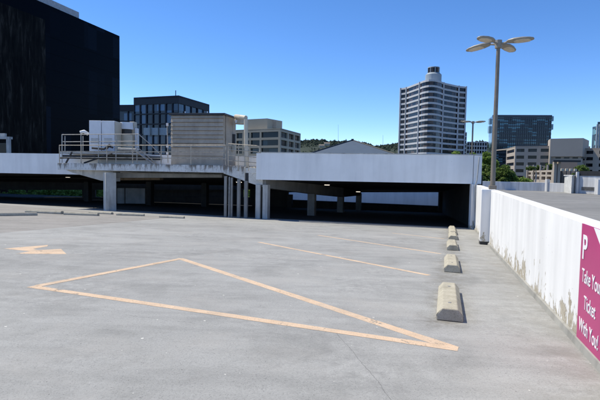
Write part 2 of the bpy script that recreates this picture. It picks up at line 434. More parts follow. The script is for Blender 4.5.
# pier under the lamp
pier_c = gnd(487.3, 243.2)
A = gnd(483.3, 243.0); 
ang = math.atan2(1, WS)-R(90)
pc = Vector((6.43, 16.68, 0))
zb = rz(pc.x, pc.y)
MB().box((pc.x, pc.y, (zb+.12+1.12)/2), (.36, .56, 1.12-zb-.12), ang).build('pier', M['wall'], root, bevel=.012)
MB().box((pc.x, pc.y, zb+.03), (.345, .54, .22), ang).build('pier_base', M['dark'], root)

# sign on the wall
def wpt(px, py, off=0.0):
    """hit of a photo ray with the wall plane"""
    d = ray(px, py); n = Vector((1, -WS, 0)); t_ = (WX-off)/n.dot(d); return EYE + d*t_
sl = wpt(584.3, 223.5); sb = wpt(578.2, 336.5)
ys_l = (sl.y+sb.y)/2; ys_r = ys_l-1.22
zt = sl.z; zb_ = sb.z
print('sign', ys_l, ys_r, zt, zb_, 'wall y at 600:', wpt(600, 300).y)
M['magenta'] = plain('sign_magenta', (.43, .035, .16), .4, 0, .06, 2)
M['sign_white'] = plain('sign_white', (.82, .82, .84), .45, 0, .03, 4)
sg = empty('parking_sign', (wx(ys_r), ys_r, zb_), 'magenta parking sign fixed low on the white ramp wall', 'sign')
wd = Vector((WS, 1, 0)).normalized()       # along wall, away from the camera
def sp(s, z, off): # s: metres from sign's left (far) edge towards the camera
    p = Vector((wx(ys_l), ys_l, 0)) - wd*s + nl*off; p.z = z; return p
SW = 1.22*math.sqrt(1+WS*WS)
slope = rz(wx(ys_r), ys_r)-rz(wx(ys_l), ys_l)
mb = MB()
def plate(mb, pts, o0, o1): mb.loft([sp(s, z, o0) for s, z in pts], [sp(s, z, o1) for s, z in pts])
plate(mb, [(0, zb_), (SW, zb_+slope*.4), (SW, zt), (0, zt)], .002, .02); mb.build('sign_panel', M['magenta'], sg)
mb = MB(); plate(mb, [(SW*.36, zt-.0), (SW, zt-.0), (SW, zt-.5)], .0202, .0235); mb.build('white_corner', M['sign_white'], sg)
def text(body, s, z, size, parent, name, align='LEFT', bold=0.012, sx=1.0):
    cu = bpy.data.curves.new(name, 'FONT'); cu.body = body; cu.size = size; cu.align_x = align; cu.extrude = .002; cu.offset = bold
    o = bpy.data.objects.new(name, cu); C.objects.link(o)
    dg = bpy.context.evaluated_depsgraph_get(); dg.update()
    me = bpy.data.meshes.new_from_object(o.evaluated_get(dg)); bpy.data.objects.remove(o)
    me.materials.clear(); me.materials.append(M['sign_white'])
    q = bpy.data.objects.new(name, me); C.objects.link(q); q.parent = parent
    X = -wd; Z = nl; Y = Vector((0, 0, 1))
    mt = Matrix((X, Y, Z)).transposed().to_4x4(); q.rotation_euler = mt.to_euler(); q.scale = (sx, 1, 1)
    q.location = sp(s, z, .024) - Vector(parent.location)
    return q
H = zt-zb_
text('P', SW*.06, zt-H*.29, H*.29, sg, 'letter_p', bold=.006, sx=1.0)
text('Take Your', .47, zb_+H*.515, H*.165, sg, 'take_your_text', 'CENTER', .0, .78)
text('Ticket', .45, zb_+H*.30, H*.165, sg, 'ticket_text', 'CENTER', .0, .78)
text('With You!', .45, zb_+H*.09, H*.165, sg, 'with_you_text', 'CENTER', .0, .78)

# ---------------------------------------------------------------- lamp posts
def lamp_post(name, base, top, rb, rt, heads, label, hl, group=None, basebox=True):
    root = empty(name, base, label, 'lamp post', group)
    MB().tube([base, base.lerp(top, .5), top], rb, 12, rt).build('pole', M['pole'], root, smooth=False)
    if basebox:
        MB().box(base+Vector((0, 0, .07)), (rb*2.9, rb*2.9, .14), ang).build('base_plate', M['pole'], root, bevel=.02)
    hub = MB().tube([top-Vector((0, 0, .12)), top+Vector((0, 0, .14))], rt*1.9, 10); hub.build('hub', M['lamp'], root)
    for az, tilt in heads:
        d = Vector((math.cos(az), math.sin(az), 0)); u = Vector((-d.y, d.x, 0)); up = Vector((0, 0, 1))
        dr = (d*math.cos(tilt)+up*math.sin(tilt)).normalized(); nn = dr.cross(u).normalized()
        if nn.z < 0: nn = -nn
        nn = (nn+Vector((0, .2, 0))).normalized(); u = nn.cross(dr).normalized(); nn = dr.cross(u).normalized(); nn = nn if nn.z > 0 else -nn
        arm = MB().tube([top, top+d*hl*.35+up*hl*.06], rt*.55, 8); arm.build('arm', M['lamp'], root)
        # cobra style housing: lofted rounded shell
        def shell(secs, mat, nm, par):
            mb = MB(); rings = []
            for s_, w, h, dz in secs:
                c = top + d*hl*.3 + up*hl*.06 + dr*s_*hl + nn*dz*hl
                rg = []
                for k_ in range(12):
                    a = 2*math.pi*k_/12; ca, sa = math.cos(a), math.sin(a)
                    rg.append(c + u*w*hl*math.copysign(abs(ca)**.8, ca) + nn*h*hl*math.copysign(abs(sa)**.8, sa)*(1 if sa > 0 else .35))
                rings.append(rg)
            vs = [v for r_ in rings for v in r_]; n = 12; fs = [tuple(range(n))[::-1], tuple((len(rings)-1)*n+i for i in range(n))]
            for i in range(len(rings)-1):
                for k_ in range(n): fs.append((i*n+k_, i*n+(k_+1) % n, (i+1)*n+(k_+1) % n, (i+1)*n+k_))
            mb.add(vs, fs); return mb.build(nm, mat, par, smooth=True)
        hd_ = shell([(0, .05, .05, 0), (.08, .13, .08, 0), (.3, .205, .10, 0), (.6, .215, .095, 0), (.85, .165, .07, 0), (.97, .09, .05, 0), (1.0, .03, .02, 0)], M['lamp'], 'lamp_head', root)
        shell([(.28, .10, .04, -.045), (.4, .16, .06, -.035), (.62, .17, .06, -.035), (.82, .13, .05, -.04), (.88, .06, .03, -.04)], M['lens'], 'lens', hd_)
        hd_['_'] = 1; del hd_['_']
    return root
LB = at(492.6, 186, pc.y+.02); LB.z = 1.12
LT = at(498.6, 44.5, LB.y)
LT.x = LB.x + (LT.x-LB.x)*.5
lamp_post('lamp_post', LB, LT, .085, .06, [(R(-34), R(0)), (R(40), R(-7)), (R(142), R(-8)), (R(214), R(0))], 'tall tan lamp post with four heads on the white wall pier', .85)
LB2 = at(471.6, 160, 52); LT2 = at(472.4, 122.5, 52); LT2.x = LB2.x
LB2.z = 1.0
lamp_post('lamp_post', LB2, LT2, .10, .08, [(R(-8), R(3)), (R(172), R(3)), (R(200), R(-3)), (R(20), R(3))], 'distant smaller lamp post behind the right end of the garage fascia', 1.0)

# ---------------------------------------------------------------- parking garage
g = empty('parking_garage', (0, 30, rz(0, 30)), 'low parking garage with white fascia over dark parking bays', 'garage')
zb0, zt0 = 1.15, 2.60
FR = (9.15, 24.5); FL = (-2.15, 26.25)
fd = (Vector(FR)-Vector(FL)).normalized(); fb = Vector((-fd.y, fd.x))       # fb points into the building
fr_main = Vector(FR)-fd*.42
MB().wall(FL, fr_main, .22, zb0, zt0).build('fascia', M['fascia'], g)
MB().wall(fr_main+fd*.03, FR, .22, zb0, zt0-.01).build('fascia_end_panel', M['fascia'], g)
MB().wall(Vector(FL)-fb*.02, Vector(FR)-fb*.02, .26, zt0+.003, zt0+.045).build('fascia_cap', M['haunch'], g)
LFa = at(-60, 160, 36.2); LFb = at(60, 160, 34.0)
LFa2, LFb2 = Vector((LFa.x, LFa.y)), Vector((LFb.x+14, LFb.y-2.2))
MB().wall(LFa2, LFb2, .25, zb0, zt0).build('left_fascia', M['fascia'], g)
MB().wall(Vector(FL)+fb*.001, Vector(FL)+fb*9-fd*1.5, .25, zb0, zt0-.02).build('return_fascia', M['fascia'], g)
# roof slab / ceiling: right part falls away with the ramp, left part over the far bay
def slab(mb, pts, th):
    n = len(pts); vs = [tuple(p) for p in pts]+[(p[0], p[1], p[2]+th) for p in pts]
    mb.add(vs, [tuple(range(n))[::-1], tuple(range(n, 2*n))]+[(i, (i+1) % n, (i+1) % n+n, i+n) for i in range(n)])
cz = lambda y: 1.22-(y-26)*.062
mb = MB()
a, b = Vector(FL)+fb*.26, Vector(FR)+fb*.26
slab(mb, [(b.x, b.y, cz(b.y)), (b.x+8, 49, cz(49)), (a.x-4, 49, cz(49)), (a.x-1.2, 31, cz(31)), (a.x+.35, a.y+.3, cz(a.y))], .4)
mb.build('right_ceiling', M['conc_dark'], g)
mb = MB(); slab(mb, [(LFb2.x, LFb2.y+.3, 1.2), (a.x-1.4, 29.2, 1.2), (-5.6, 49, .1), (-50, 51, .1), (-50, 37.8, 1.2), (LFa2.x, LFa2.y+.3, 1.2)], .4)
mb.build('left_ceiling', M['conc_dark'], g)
# walls closing the bays
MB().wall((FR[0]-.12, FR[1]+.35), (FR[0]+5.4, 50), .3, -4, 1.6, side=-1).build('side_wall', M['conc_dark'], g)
MB().wall((-48, 38), (-48, 55), .3, -4, 1.6).build('side_wall', M['conc_dark'], g)  # unseen left wall, added so the bay stays dark
# end pier at the right of the opening
e0 = at(472.0, 205, 24.35); e1 = at(477.5, 205, 24.35)
MB().box(((e0.x+e1.x)/2+.0, 24.62, (rz(8.9, 24.5)-.1+zb0-.004)/2), (e1.x-e0.x, .5, zb0-.004-rz(8.9, 24.5)+.1), math.atan2(fd.y, fd.x)).build('end_pier', M['wall'], g, bevel=.01)
# downpipe on the fascia joint
dp = [at(479.3, 157, 24.3), at(477.0, 180, 24.2), at(475.0, 186, 24.25), at(475.0, 222, 24.25)]
MB().tube(dp, .035, 8).build('downpipe', M['haunch'], g)
# rear: far opening onto white parapet; rear walls
def rear(px0, px1, py0, py1, Y, name, mat, th=.3, Yb=None):
    Yb = Y if Yb is None else Yb
    A_, B_ = at(px0, py0, Y), at(px1, py0, Yb); A2, B2 = at(px0, py1, Y), at(px1, py1, Yb)
    mb = MB(); mb.wall(A_, B_, th, A2.z, A_.z, B2.z, B_.z); return mb.build(name, mat, g)
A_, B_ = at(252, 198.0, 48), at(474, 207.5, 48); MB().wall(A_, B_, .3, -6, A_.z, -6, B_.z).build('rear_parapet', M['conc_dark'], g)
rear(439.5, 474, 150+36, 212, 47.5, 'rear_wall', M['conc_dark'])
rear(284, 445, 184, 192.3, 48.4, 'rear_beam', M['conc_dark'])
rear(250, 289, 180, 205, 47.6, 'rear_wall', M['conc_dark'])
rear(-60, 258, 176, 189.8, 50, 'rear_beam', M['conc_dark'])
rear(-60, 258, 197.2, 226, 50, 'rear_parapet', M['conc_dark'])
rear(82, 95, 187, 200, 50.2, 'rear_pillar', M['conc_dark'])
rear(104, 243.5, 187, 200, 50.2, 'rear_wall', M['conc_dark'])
# columns inside
def column(px, w, Y, ztop, name='column', mat=None):
    p = at(px, 205, Y); zf = rz(p.x, Y)-.05
    MB().box((p.x, p.y, (zf+ztop)/2), (w, w, ztop-zf), ang).build(name, mat or M['conc'], g, bevel=.02)
column(311.8, .50, 33, .15); column(340.6, .50, 40, -.30); column(358.6, .48, 46.5, -.35)
column(290, .45, 47, -.6, mat=M['conc_dark'])
for px, Y in ((205, 42), (88, 45), (150, 41)): column(px, .5, Y, 1.3, mat=M['conc_dark'])
# descending beam along the column line
def beam(p0, p1, w, d0, d1, name, mat):
    A_, B_ = Vector(p0), Vector(p1); dd = Vector((B_.x-A_.x, B_.y-A_.y, 0)).normalized(); n = Vector((-dd.y, dd.x, 0))*w/2
    a_ = [A_-n, A_+n, A_+n+Vector((0, 0, d0)), A_-n+Vector((0, 0, d0))]; b_ = [B_-n, B_+n, B_+n+Vector((0, 0, d1)), B_-n+Vector((0, 0, d1))]
    return MB().loft(a_, b_).build(name, mat, g)
q0 = at(262, 187.5, 27.0); q1 = at(311, 194.0, 33); q2 = at(340.5, 197, 40); q3 = at(358.5, 195.3, 46.6)
beam(q0, q1, .5, .62, .95, 'haunched_beam', M['conc']); beam(q1, q2, .5, .95, .9, 'haunched_beam', M['conc']); beam(q2, q3, .5, .9, .7, 'haunched_beam', M['conc_dark'])
# lit ceiling lights
m = N('ceiling_light_glow'); m.out((.8, .75, .65), .5); m.b.inputs['Emission Color'].default_value = (1, .9, .75, 1); m.b.inputs['Emission Strength'].default_value = .9
M['glow'] = m.m
for i, (px, py, Y, lb) in enumerate([(327, 185.0, 33, 'lit ceiling light in the right bay, left of the other'), (358.2, 191.8, 40, 'lit ceiling light in the right bay, deepest in'),
                                  (239, 182.2, 31, 'lit ceiling light beside the pipe cluster'), (68, 177.2, 38, 'lit ceiling light under the left overhang')]):
    p = at(px, py, Y)
    r_ = empty('ceiling_light', p, lb, 'ceiling light', 'ceiling lights in the garage')
    MB().box(p+Vector((0, 0, .06)), (.42, .26, .06), ang).build('housing', M['dark'], r_)
    MB().box(p, (.34, .18, .04), ang).build('diffuser', M['glow'], r_, bevel=.02)
    # drop rod to the ceiling
    MB().tube([p+Vector((0, 0, .09)), p+Vector((0, 0, .5))], .012, 6).build('rod', M['dark'], r_)
# white parapet of the next deck seen through the far opening
A_, B_ = at(270, 190.2, 56), at(470, 191, 54)
mb = MB().wall(A_, B_, .25, -4.6, -.2); o = mb.build('far_parapet', M['fascia']); tag(o, 'pale wall seen through the far side of the dark garage bay', 'wall')

# pale cabinets deep in the shade
r_ = empty('utility_cabinet', at(131, 203, 38), 'pale grey utility cabinet in the shade behind the bright column', 'cabinet')
for a_, b_ in ((117, 124.5), (125.3, 145)):
    A_, B_, D_ = at(a_, 188, 38), at(b_, 188, 38), at(a_, 203.5, 38)
    MB().wall(A_, B_, .6, D_.z, A_.z).build('door' if a_ > 120 else 'side_door', M['conc'], r_, bevel=.02)

# platform (cantilevered roof slab edge carrying plant), column, haunches
pt = empty('plant_platform', at(160, 200, 30), 'stained white cantilever platform carrying the rooftop units', 'platform')
zP = 1.90; PL = at(57.5, 165, 30.5); PR = at(224.5, 168, 27.0)
PLv, PRv = Vector((PL.x, PL.y)), Vector((PR.x, PR.y))
pd = (PRv-PLv).normalized(); pn = Vector((-pd.y, pd.x))
mb = MB(); mb.prism([PLv, PRv, PRv+pn*7, PLv+pn*6], zP-.42, zP)
mb.build('slab', M['stained'], pt, bevel=.015)
# tapered right haunch from slab corner to thick column
def plate3(pts, Yfun, th, name, mat, par):
    """vertical tapered plate: outline given by photo points on a line of known depth"""
    a_ = [at(px, py, Yfun(px)) for px, py in pts]; b_ = [v+Vector((pn.x, pn.y, 0))*th for v in a_]
    return MB().loft(a_, b_).build(name, mat, par, bevel=.01)
MB().prism([PRv+pn*.5+pd*.01, Vector((FL[0]+.1, FL[1]+.35)), Vector((FL[0]+.1, FL[1]+4)), PRv+pn*7+pd*.01], zP-.40, zP-.12).build('rear_slab', M['stained'], pt)
Yr = lambda px: 26.9+(px-262)*(-.1/40)
plate3([(223, 165.6), (244.5, 166.8), (244.5, 181.0), (223.5, 173.4)], Yr, .4, 'haunch', M['stained'], pt)
plate3([(248.5, 167.3), (262.5, 168.6), (262.5, 187.0), (248.5, 182.6)], Yr, .4, 'haunch', M['stained'], pt)
plate3([(244.5, 167.2), (248.5, 167.3), (248.5, 182.4), (244.5, 181.2)], lambda px: 27.05, .3, 'expansion_joint', M['dark'], pt)
Yl = lambda px: 30.62-(px-60)*.008
plate3([(62, 168.2), (113, 171.4), (113, 181.5), (101, 180.6), (72, 172.5)], Yl, .7, 'haunch', M['haunch'], pt)
plate3([(113, 172.6), (222, 174.6), (222, 177.6), (113, 177.8)], lambda px: 30.4-(px-113)*.012, .5, 'edge_beam', M['conc'], pt)
plate3([(106, 176.6), (160, 177.0), (160, 180), (106, 180.4)], lambda px: 32.0, .4, 'rusty_beam', M['brown_stain'], pt)
# bright faced column (turned)
cb = gnd(107.2, 211.0); ca = R(-52)
zf = rz(cb.x, cb.y)-.05
MB().box((cb.x-.0, cb.y+.42, (zf+1.36)/2), (.52, .62, 1.36-zf), ca).build('column', M['haunch'], pt, bevel=.02)
# thick pier with slot
for a_, b_ in ((255.2, 259.6), (262.2, 267.2)):
    A_, B_ = at(a_, 219, 26.75), at(b_, 219, 26.7)
    MB().wall(A_, B_, .6, rz(A_.x, A_.y)-.05, .86).build('pier', M['haunch'], pt, bevel=.01)
A_, B_ = at(259.6, 219, 26.9), at(262.2, 219, 26.9)
MB().wall(A_, B_, .3, rz(A_.x, A_.y)-.05, .86).build('pier_web', M['conc_dark'], pt)
# pipe cluster under the slab: each pipe is a part
for px, w in ((225.6, .13), (229.2, .06), (231.6, .10), (238.8, .16), (246.0, .17)):
    A_ = at(px, 200, 26.95); zt_ = 1.3 if px < 235 else (.95 if px < 242 else .8)
    zt_ = 1.32-max(0, px-224)*.012
    MB().box((A_.x, A_.y, (rz(A_.x, A_.y)+zt_)/2), (w, w, zt_-rz(A_.x, A_.y)), ang).build('post', M['conc'] if w > .08 else M['steel'], pt)

# ---------------------------------------------------------------- railings on the platform
def rail_run(root, pts, z0, heights, mat, r=.028, posts=None, postname='post'):
    """pts: plan polyline"""
    for i, h in enumerate(heights):
        MB().tube([(p[0], p[1], z0+h) for p in pts], r, 6).build('rail', mat, root)
    for p in (posts or pts):
        MB().tube([(p[0], p[1], z0-.02), (p[0], p[1], z0+heights[0])], r*1.05, 6).build(postname, mat, root)
def zpx(px, py, Y): return at(px, py, Y).z
def lerp2(a, b, t): return (a[0]+(b[0]-a[0])*t, a[1]+(b[1]-a[1])*t)
r1a, r1b = PLv+pn*.12+pd*.05, PRv+pn*.12-pd*.0
rt = empty('guard_rail', (r1a.x, r1a.y, zP), 'long weathered pipe rail along the front edge of the platform', 'railing')
hh = zpx(150, 145.3, 28.7)-zP
posts = [lerp2(r1a, r1b, t_) for t_ in (0.0, .145, .31, .47, .64, .81, 1)]
rail_run(rt, [r1a, r1b], zP, [hh, hh*.66, hh*.33], M['steel_tan'], posts=posts)
rt = empty('corner_rail', (r1b.x+.1, r1b.y, zP), 'short rounded pipe rail at the right end of the platform beside the fascia', 'railing')
ce = at(259.5, 150, 26.5)
cp = [lerp2((r1b.x+.15, r1b.y), (ce.x, ce.y), t_) for t_ in (0, .33, .66, 1)]
for h in (1.3, .95, .62, .30):
    zs = zP+h*.93
    MB().tube([(cp[0][0], cp[0][1], zs), (cp[3][0]-.15, cp[3][1], zs-.12), (cp[3][0]-.04, cp[3][1], zs-.16), (cp[3][0], cp[3][1], zs-.3)], .028, 6).build('rail', M['steel_tan'], rt)
for i, p in enumerate(cp): MB().tube([(p[0], p[1], zP-.3), (p[0], p[1], zP+1.22-.03*i-(.2 if i == 3 else 0))], .03, 6).build('post', M['steel_tan'], rt)

# inner raised walkway railing and stair
rt = empty('walkway', at(100, 160, 32), 'raised steel walkway with railing and stair behind the front rail', 'walkway')
Yw = 32.2
def W(px, py, Y=Yw): return at(px, py, Y)
for y_ in (134.0, 141.2):
    MB().tube([W(62, y_+.6), W(137, y_)], .03, 6).build('rail', M['steel'], rt)
    MB().tube([W(62, y_+.6), W(63.5, y_+.4, 35.5)], .03, 6).build('rail', M['steel'], rt)
for px in (62, 81, 98.5, 116, 137): MB().tube([W(px, 134.4), W(px, 163)], .03, 6).build('post', M['steel'], rt)
for px in (65, 83, 100): MB().tube([W(px, 136, 35), W(px, 160, 35)], .03, 6).build('post', M['steel'], rt)
MB().tube([W(137, 134), W(138.5, 134), W(149, 143.2), W(161, 155)], .03, 6).build('stair_handrail', M['steel'], rt)
MB().tube([W(137, 147), W(150, 158), W(158, 165)], .03, 6).build('stair_handrail', M['steel'], rt)
mb = MB()
A_, B_ = W(60, 151.5), W(140, 151.0); mb.wall((A_.x, A_.y), (B_.x, B_.y), 2.6, A_.z-.12, A_.z); mb.build('grating', M['steel'], rt)
MB().tube([W(137, 151.5), W(156, 166)], .07, 6).build('stringer', M['steel'], rt)
for k_ in range(5):
    p = W(139+k_*3.4, 152.2+k_*2.9); MB().box(p+Vector((0, .5, 0)), (.28, 1.0, .04)).build('tread', M['steel'], rt)
for a_, b_ in (((66, 163), (72, 152)), ((84, 163), (112, 153.5)), ((60, 158), (96, 156))):
    MB().tube([W(*a_), W(*b_)], .06, 6).build('brace', M['dark'], rt)
mb = MB(); A_, B_ = W(62, 155.5, 33), W(170, 155.5, 33); mb.wall((A_.x, A_.y), (B_.x, B_.y), .3, A_.z-.2, A_.z+.05); mb.build('support_beam', M['dark'], rt)

# rooftop units -----------------------------------------------------------
Yu = 33.2
u = empty('cooling_unit', W(103, 152, Yu), 'large white twin panel cooling unit on the walkway', 'cooling unit')
def ubox(px0, px1, py0, py1, Y, dep, name, mat, par, bev=.02, top_slope=0):
    A_, B_, D_ = at(px0, py0, Y), at(px1, py0, Y), at(px0, py1, Y)
    return MB().wall((A_.x, A_.y), (B_.x, B_.y), dep, D_.z, A_.z).build(name, mat, par, bevel=bev)
ubox(89, 101.0, 120.3, 151, Yu, 2.0, 'casing_panel', M['ac_white'], u)
ubox(101.6, 114.5, 120.6, 151, Yu, 2.0, 'casing_panel', M['ac_white'], u)
for a_ in (91, 104): 
    for k_ in range(4): ubox(a_, a_+8, 138.2+k_*1.3, 138.8+k_*1.3, Yu-.02, .05, 'louvre', M['steel'], u, 0)
# side bay: sunlight on the right face is put into the cream colour
A_ = at(114.8, 121, Yu+.0); B_ = at(120.5, 121, Yu+.9)
MB().prism([(A_.x, A_.y), (B_.x, B_.y), (B_.x+.1, B_.y+1.4), (A_.x, A_.y+2.0)], at(117, 151, Yu).z, at(114.8, 121, Yu).z).build('lit_side_bay', M['ac_cream'], u, bevel=.03)
u = empty('exhaust_drum', W(127, 150, 34.5), 'cream exhaust drum with open neck right of the white cooling unit', 'exhaust drum')
p = at(126.5, 150, 34.6); top_ = at(126.5, 122.5, 34.6)
MB().tube([p, p.lerp(top_, .55)], .42, 20).build('drum', M['ac_cream'], u, smooth=False)
MB().tube([p.lerp(top_, .55), p.lerp(top_, .75)], .36, 20).build('neck', M['dark'], u)
MB().tube([p.lerp(top_, .75), top_], .46, 20, .42).build('hood', M['ac_white'], u)
ubox(129.5, 134.2, 121.5, 150, 34.9, .6, 'side_case', M['ac_cream'], u)
ubox(134.6, 137.0, 128, 150, 34.9, .4, 'riser', M['ac_white'], u)
u = empty('roof_duct', W(84, 137, 35), 'small pale duct cap sticking out left of the cooling unit', 'duct')
MB().tube([at(88, 134, 34), at(84, 131.4, 34), at(80.5, 132.4, 34)], .12, 10).build('elbow', M['ac_white'], u, smooth=True)
# clutter on the walkway: pipe bundle
u = empty('pipe_bundle', W(110, 152, 32.6), 'dark pipework with a valve wheel in front of the cooling unit', 'pipework')
MB().tube([at(92, 148, 32.6), at(104, 149, 32.6), at(108, 146, 32.6), at(113, 147.5, 32.6)], .07, 8).build('pipe', M['dark'], u)
MB().tube([at(106, 149, 32.6), at(109, 145.5, 32.6), at(110, 144.5, 32.6)], .09, 8).build('valve', M['dark'], u)
MB().tube([at(118, 149, 32.7), at(136, 150, 32.7)], .10, 8).build('pipe', M['steel'], u)

# louvred tan unit
u = empty('louvred_plant_room', at(200, 165, 29.5), 'big tan louvred box with dark flat roof on the platform', 'plant room')
Yt = 29.6
lt0, lt1 = at(171.2, 165, Yt), at(223.0, 165, Yt-.6)
z0_, z1_ = zP, at(171, 114.5, Yt).z
z1r = z1_
LA, LBv = Vector((lt0.x, lt0.y)), Vector((lt1.x, lt1.y)); ld = (LBv-LA).normalized(); ln = Vector((-ld.y, ld.x))
LCx = at(235.5, 165, 31.2); LC = Vector((LCx.x, LCx.y)); LD = LA+(LC-LBv)
MB().prism([LA+ln*.06, LBv+ln*.06, LC, LD], z0_, z1_-.05).build('core', M['tan'], u)
MB().prism([LA-ln*.12-ld*.1, LBv-ln*.12+ld*.12, LC+ld*.1+ln*.1, LD-ld*.1], z1_-.05, z1_+.07).build('roof', M['dark'], u, bevel=.01)
Hh = z1_-.05-z0_
levels = [0, .185, .355, .44, .53, .61, .695, .775, .86, .94]
levels = [z0_+v*Hh for v in levels]+[z1_-.06]
for i in range(len(levels)-1):
    b0, t0 = levels[i]+.012, levels[i+1]-.012
    out_b, out_t = (.03, .0) if i < 2 else (.09, .0)
    A1 = [LA-ln*out_b, LBv-ln*out_b]; A2 = [LA-ln*out_t, LBv-ln*out_t]
    vs = [(A1[0].x, A1[0].y, b0), (A1[1].x, A1[1].y, b0), (A2[1].x, A2[1].y, t0), (A2[0].x, A2[0].y, t0)]
    bk = [(v[0]+ln.x*.15, v[1]+ln.y*.15, v[2]) for v in vs]
    MB().loft(vs, bk).build('louvre', M['tan'], u)
for t_ in (.27, .7):
    q = LA.lerp(LBv, t_); MB().box((q.x, q.y, z1_+.12), (.06, .06, .12)).build('roof_lug', M['ac_white'], u)
# side door and fittings on the right face
q = LBv.lerp(LC, .5); MB().wall(LBv+(LC-LBv)*.15+Vector((.03, -.0)), LBv+(LC-LBv)*.85+Vector((.03, 0)), .02, z0_+1.2, z0_+3.0, side=-1).build('side_panel', M['tan'], u)
q = LBv.lerp(LC, .7); MB().box((q.x+.1, q.y, at(233, 148, 30.5).z), (.2, .3, .35)).build('junction_box', M['ac_cream'], u)
MB().box((q.x+.1, q.y, at(233, 139, 30.5).z), (.2, .3, .6)).build('meter_box', M['dark'], u)

# vent stack
u = empty('vent_pipe', at(246, 166, 28.6), 'tall beige vent pipe with side elbow right of the louvred box', 'vent pipe')
b_ = at(246.2, 168, 28.6); t_ = at(245.9, 117, 28.6)
MB().tube([b_, t_+Vector((0, 0, -.12))], .12, 12).build('stack', M['ac_cream'], u)
MB().tube([t_+Vector((-.0, .0, -.05)), t_+Vector((-.3, .3, .02)), at(236, 116.5, 30)], .14, 12).build('elbow', M['ac_cream'], u)
c_ = at(241, 117.2, 30.2)
MB().tube([c_-Vector((0, 0, .42)), c_-Vector((0, 0, .0)), c_+Vector((0, 0, .0)), c_+Vector((0, 0, .10))], .42, 18, .25).build('cowl', M['ac_cream'], u)
MB().box(at(239, 121.6, 30), (.45, .3, .2)).build('bracket_box', M['ac_white'], u)
# thin masts beside the louvred unit
u = empty('service_mast', at(168, 160, 30.5), 'thin metal service mast left of the louvred box', 'mast')
MB().tube([at(168, 163, 30.5), at(167, 125, 30.5)], .03, 6).build('pole', M['steel'], u)
for y_ in (118.5, 140, 147): MB().box(at(167.3, y_+6, 30.5), (.12, .12, .18)).build('clamp', M['ac_white'], u)

# ---------------------------------------------------------------- far parapets and booth on the upper deck
wtp = M['fascia']
def parapet(name, a_, b_, Ya, Yb, label, mat=None, th=.25):
    A_, B_ = at(a_[0], a_[1], Ya), at(b_[0], b_[1], Yb)
    o = MB().wall((A_.x, A_.y), (B_.x, B_.y), th, -.3, (A_.z+B_.z)/2).build(name, mat or M['far_white'], bevel=.02)
    return tag(o, label, 'wall', 'parapets round the upper deck')
M['far_white'] = mat_white('old_white_paint', (.70, .70, .70), grime=.3)
parapet('parapet_wall', (470, 181.2), (545.5, 182.2), 52, 48.6, 'low white parapet across the upper deck, left of the white post')
r_ = at(547, 192, 48)
tag(MB().box((r_.x, r_.y, .65), (.32, .32, 1.3), R(10)).build('parapet_post', M['far_white'], bevel=.02), 'bright white post joining two far parapet walls', 'post')
parapet('parapet_wall', (548.8, 182.6), (564.5, 183.6), 47.8, 46.6, 'short stretch of low parapet between the white post and the booth')
u = empty('ticket_booth', at(570, 194, 45), 'small white booth with weathered left face on the upper deck', 'booth')
def plan_at(px, Y): p = at(px, 185, Y); return Vector((p.x, p.y))
P1, P2, P3 = plan_at(564.2, 46.5), plan_at(571.5, 43.5), plan_at(577.2, 44.5)
ztb = at(571, 175.8, 43.5).z
MB().prism([P1, P2, P3, P1+(P3-P2)], .1, ztb).build('wall', M['stained'], u)
MB().prism([P1+Vector((-.1, .0)), P2+Vector((0, -.12)), P3+Vector((.12, 0)), P1+(P3-P2)+Vector((0, .1))], ztb, ztb+.08).build('roof', M['far_white'], u)
P4, P5 = plan_at(576.8, 43.9), plan_at(640, 39.5)
u2 = empty('white_enclosure', at(590, 194, 43), 'long white wall with a grey vent grille right of the booth', 'wall')
zte = at(590, 175.8, 43).z
MB().wall(P4, P5, 3.0, .1, zte).build('wall_panel', M['far_white'], u2, bevel=.02)
gd = (P5-P4).normalized(); gn = Vector((gd.y, -gd.x))
G0, G1 = plan_at(581.3, 43.5), plan_at(595.5, 42.6)
G0 = P4+gd*((G0-P4).dot(gd)); G1 = P4+gd*((G1-P4).dot(gd))
zg0, zg1 = at(588, 190.6, 43).z, at(588, 187, 43).z
MB().wall(G0+gn*.02, G1+gn*.02, .01, zg0, zg1).build('vent', M['dark'], u2)
mb = MB()
for k_ in range(12):
    q = G0.lerp(G1, (k_+.5)/12)+gn*.03; mb.box((q.x, q.y, (zg0+zg1)/2), (.055, .03, zg1-zg0))
mb.build('vent_bars', M['steel'], u2)
Q = P4+gd*1.6*0
mb = MB().wall(P4+gd*-.15+gn*.05, P5+gn*.05, 4.0, zte+.003, zte+.42); mb.build('roof', M['dark'], u2)
q = P4+gd*.1+gn*.15; MB().box((q.x, q.y, .1+.9), (.2, .2, 1.9+.2)).build('corner_post', M['far_white'], u2)
q = at(599, 190, 41.5); tag(MB().box((q.x, q.y, .75), (.5, .5, 1.3)).build('bollard_box', M['far_white'], bevel=.02), 'white box post at the right edge of the upper deck', 'post')

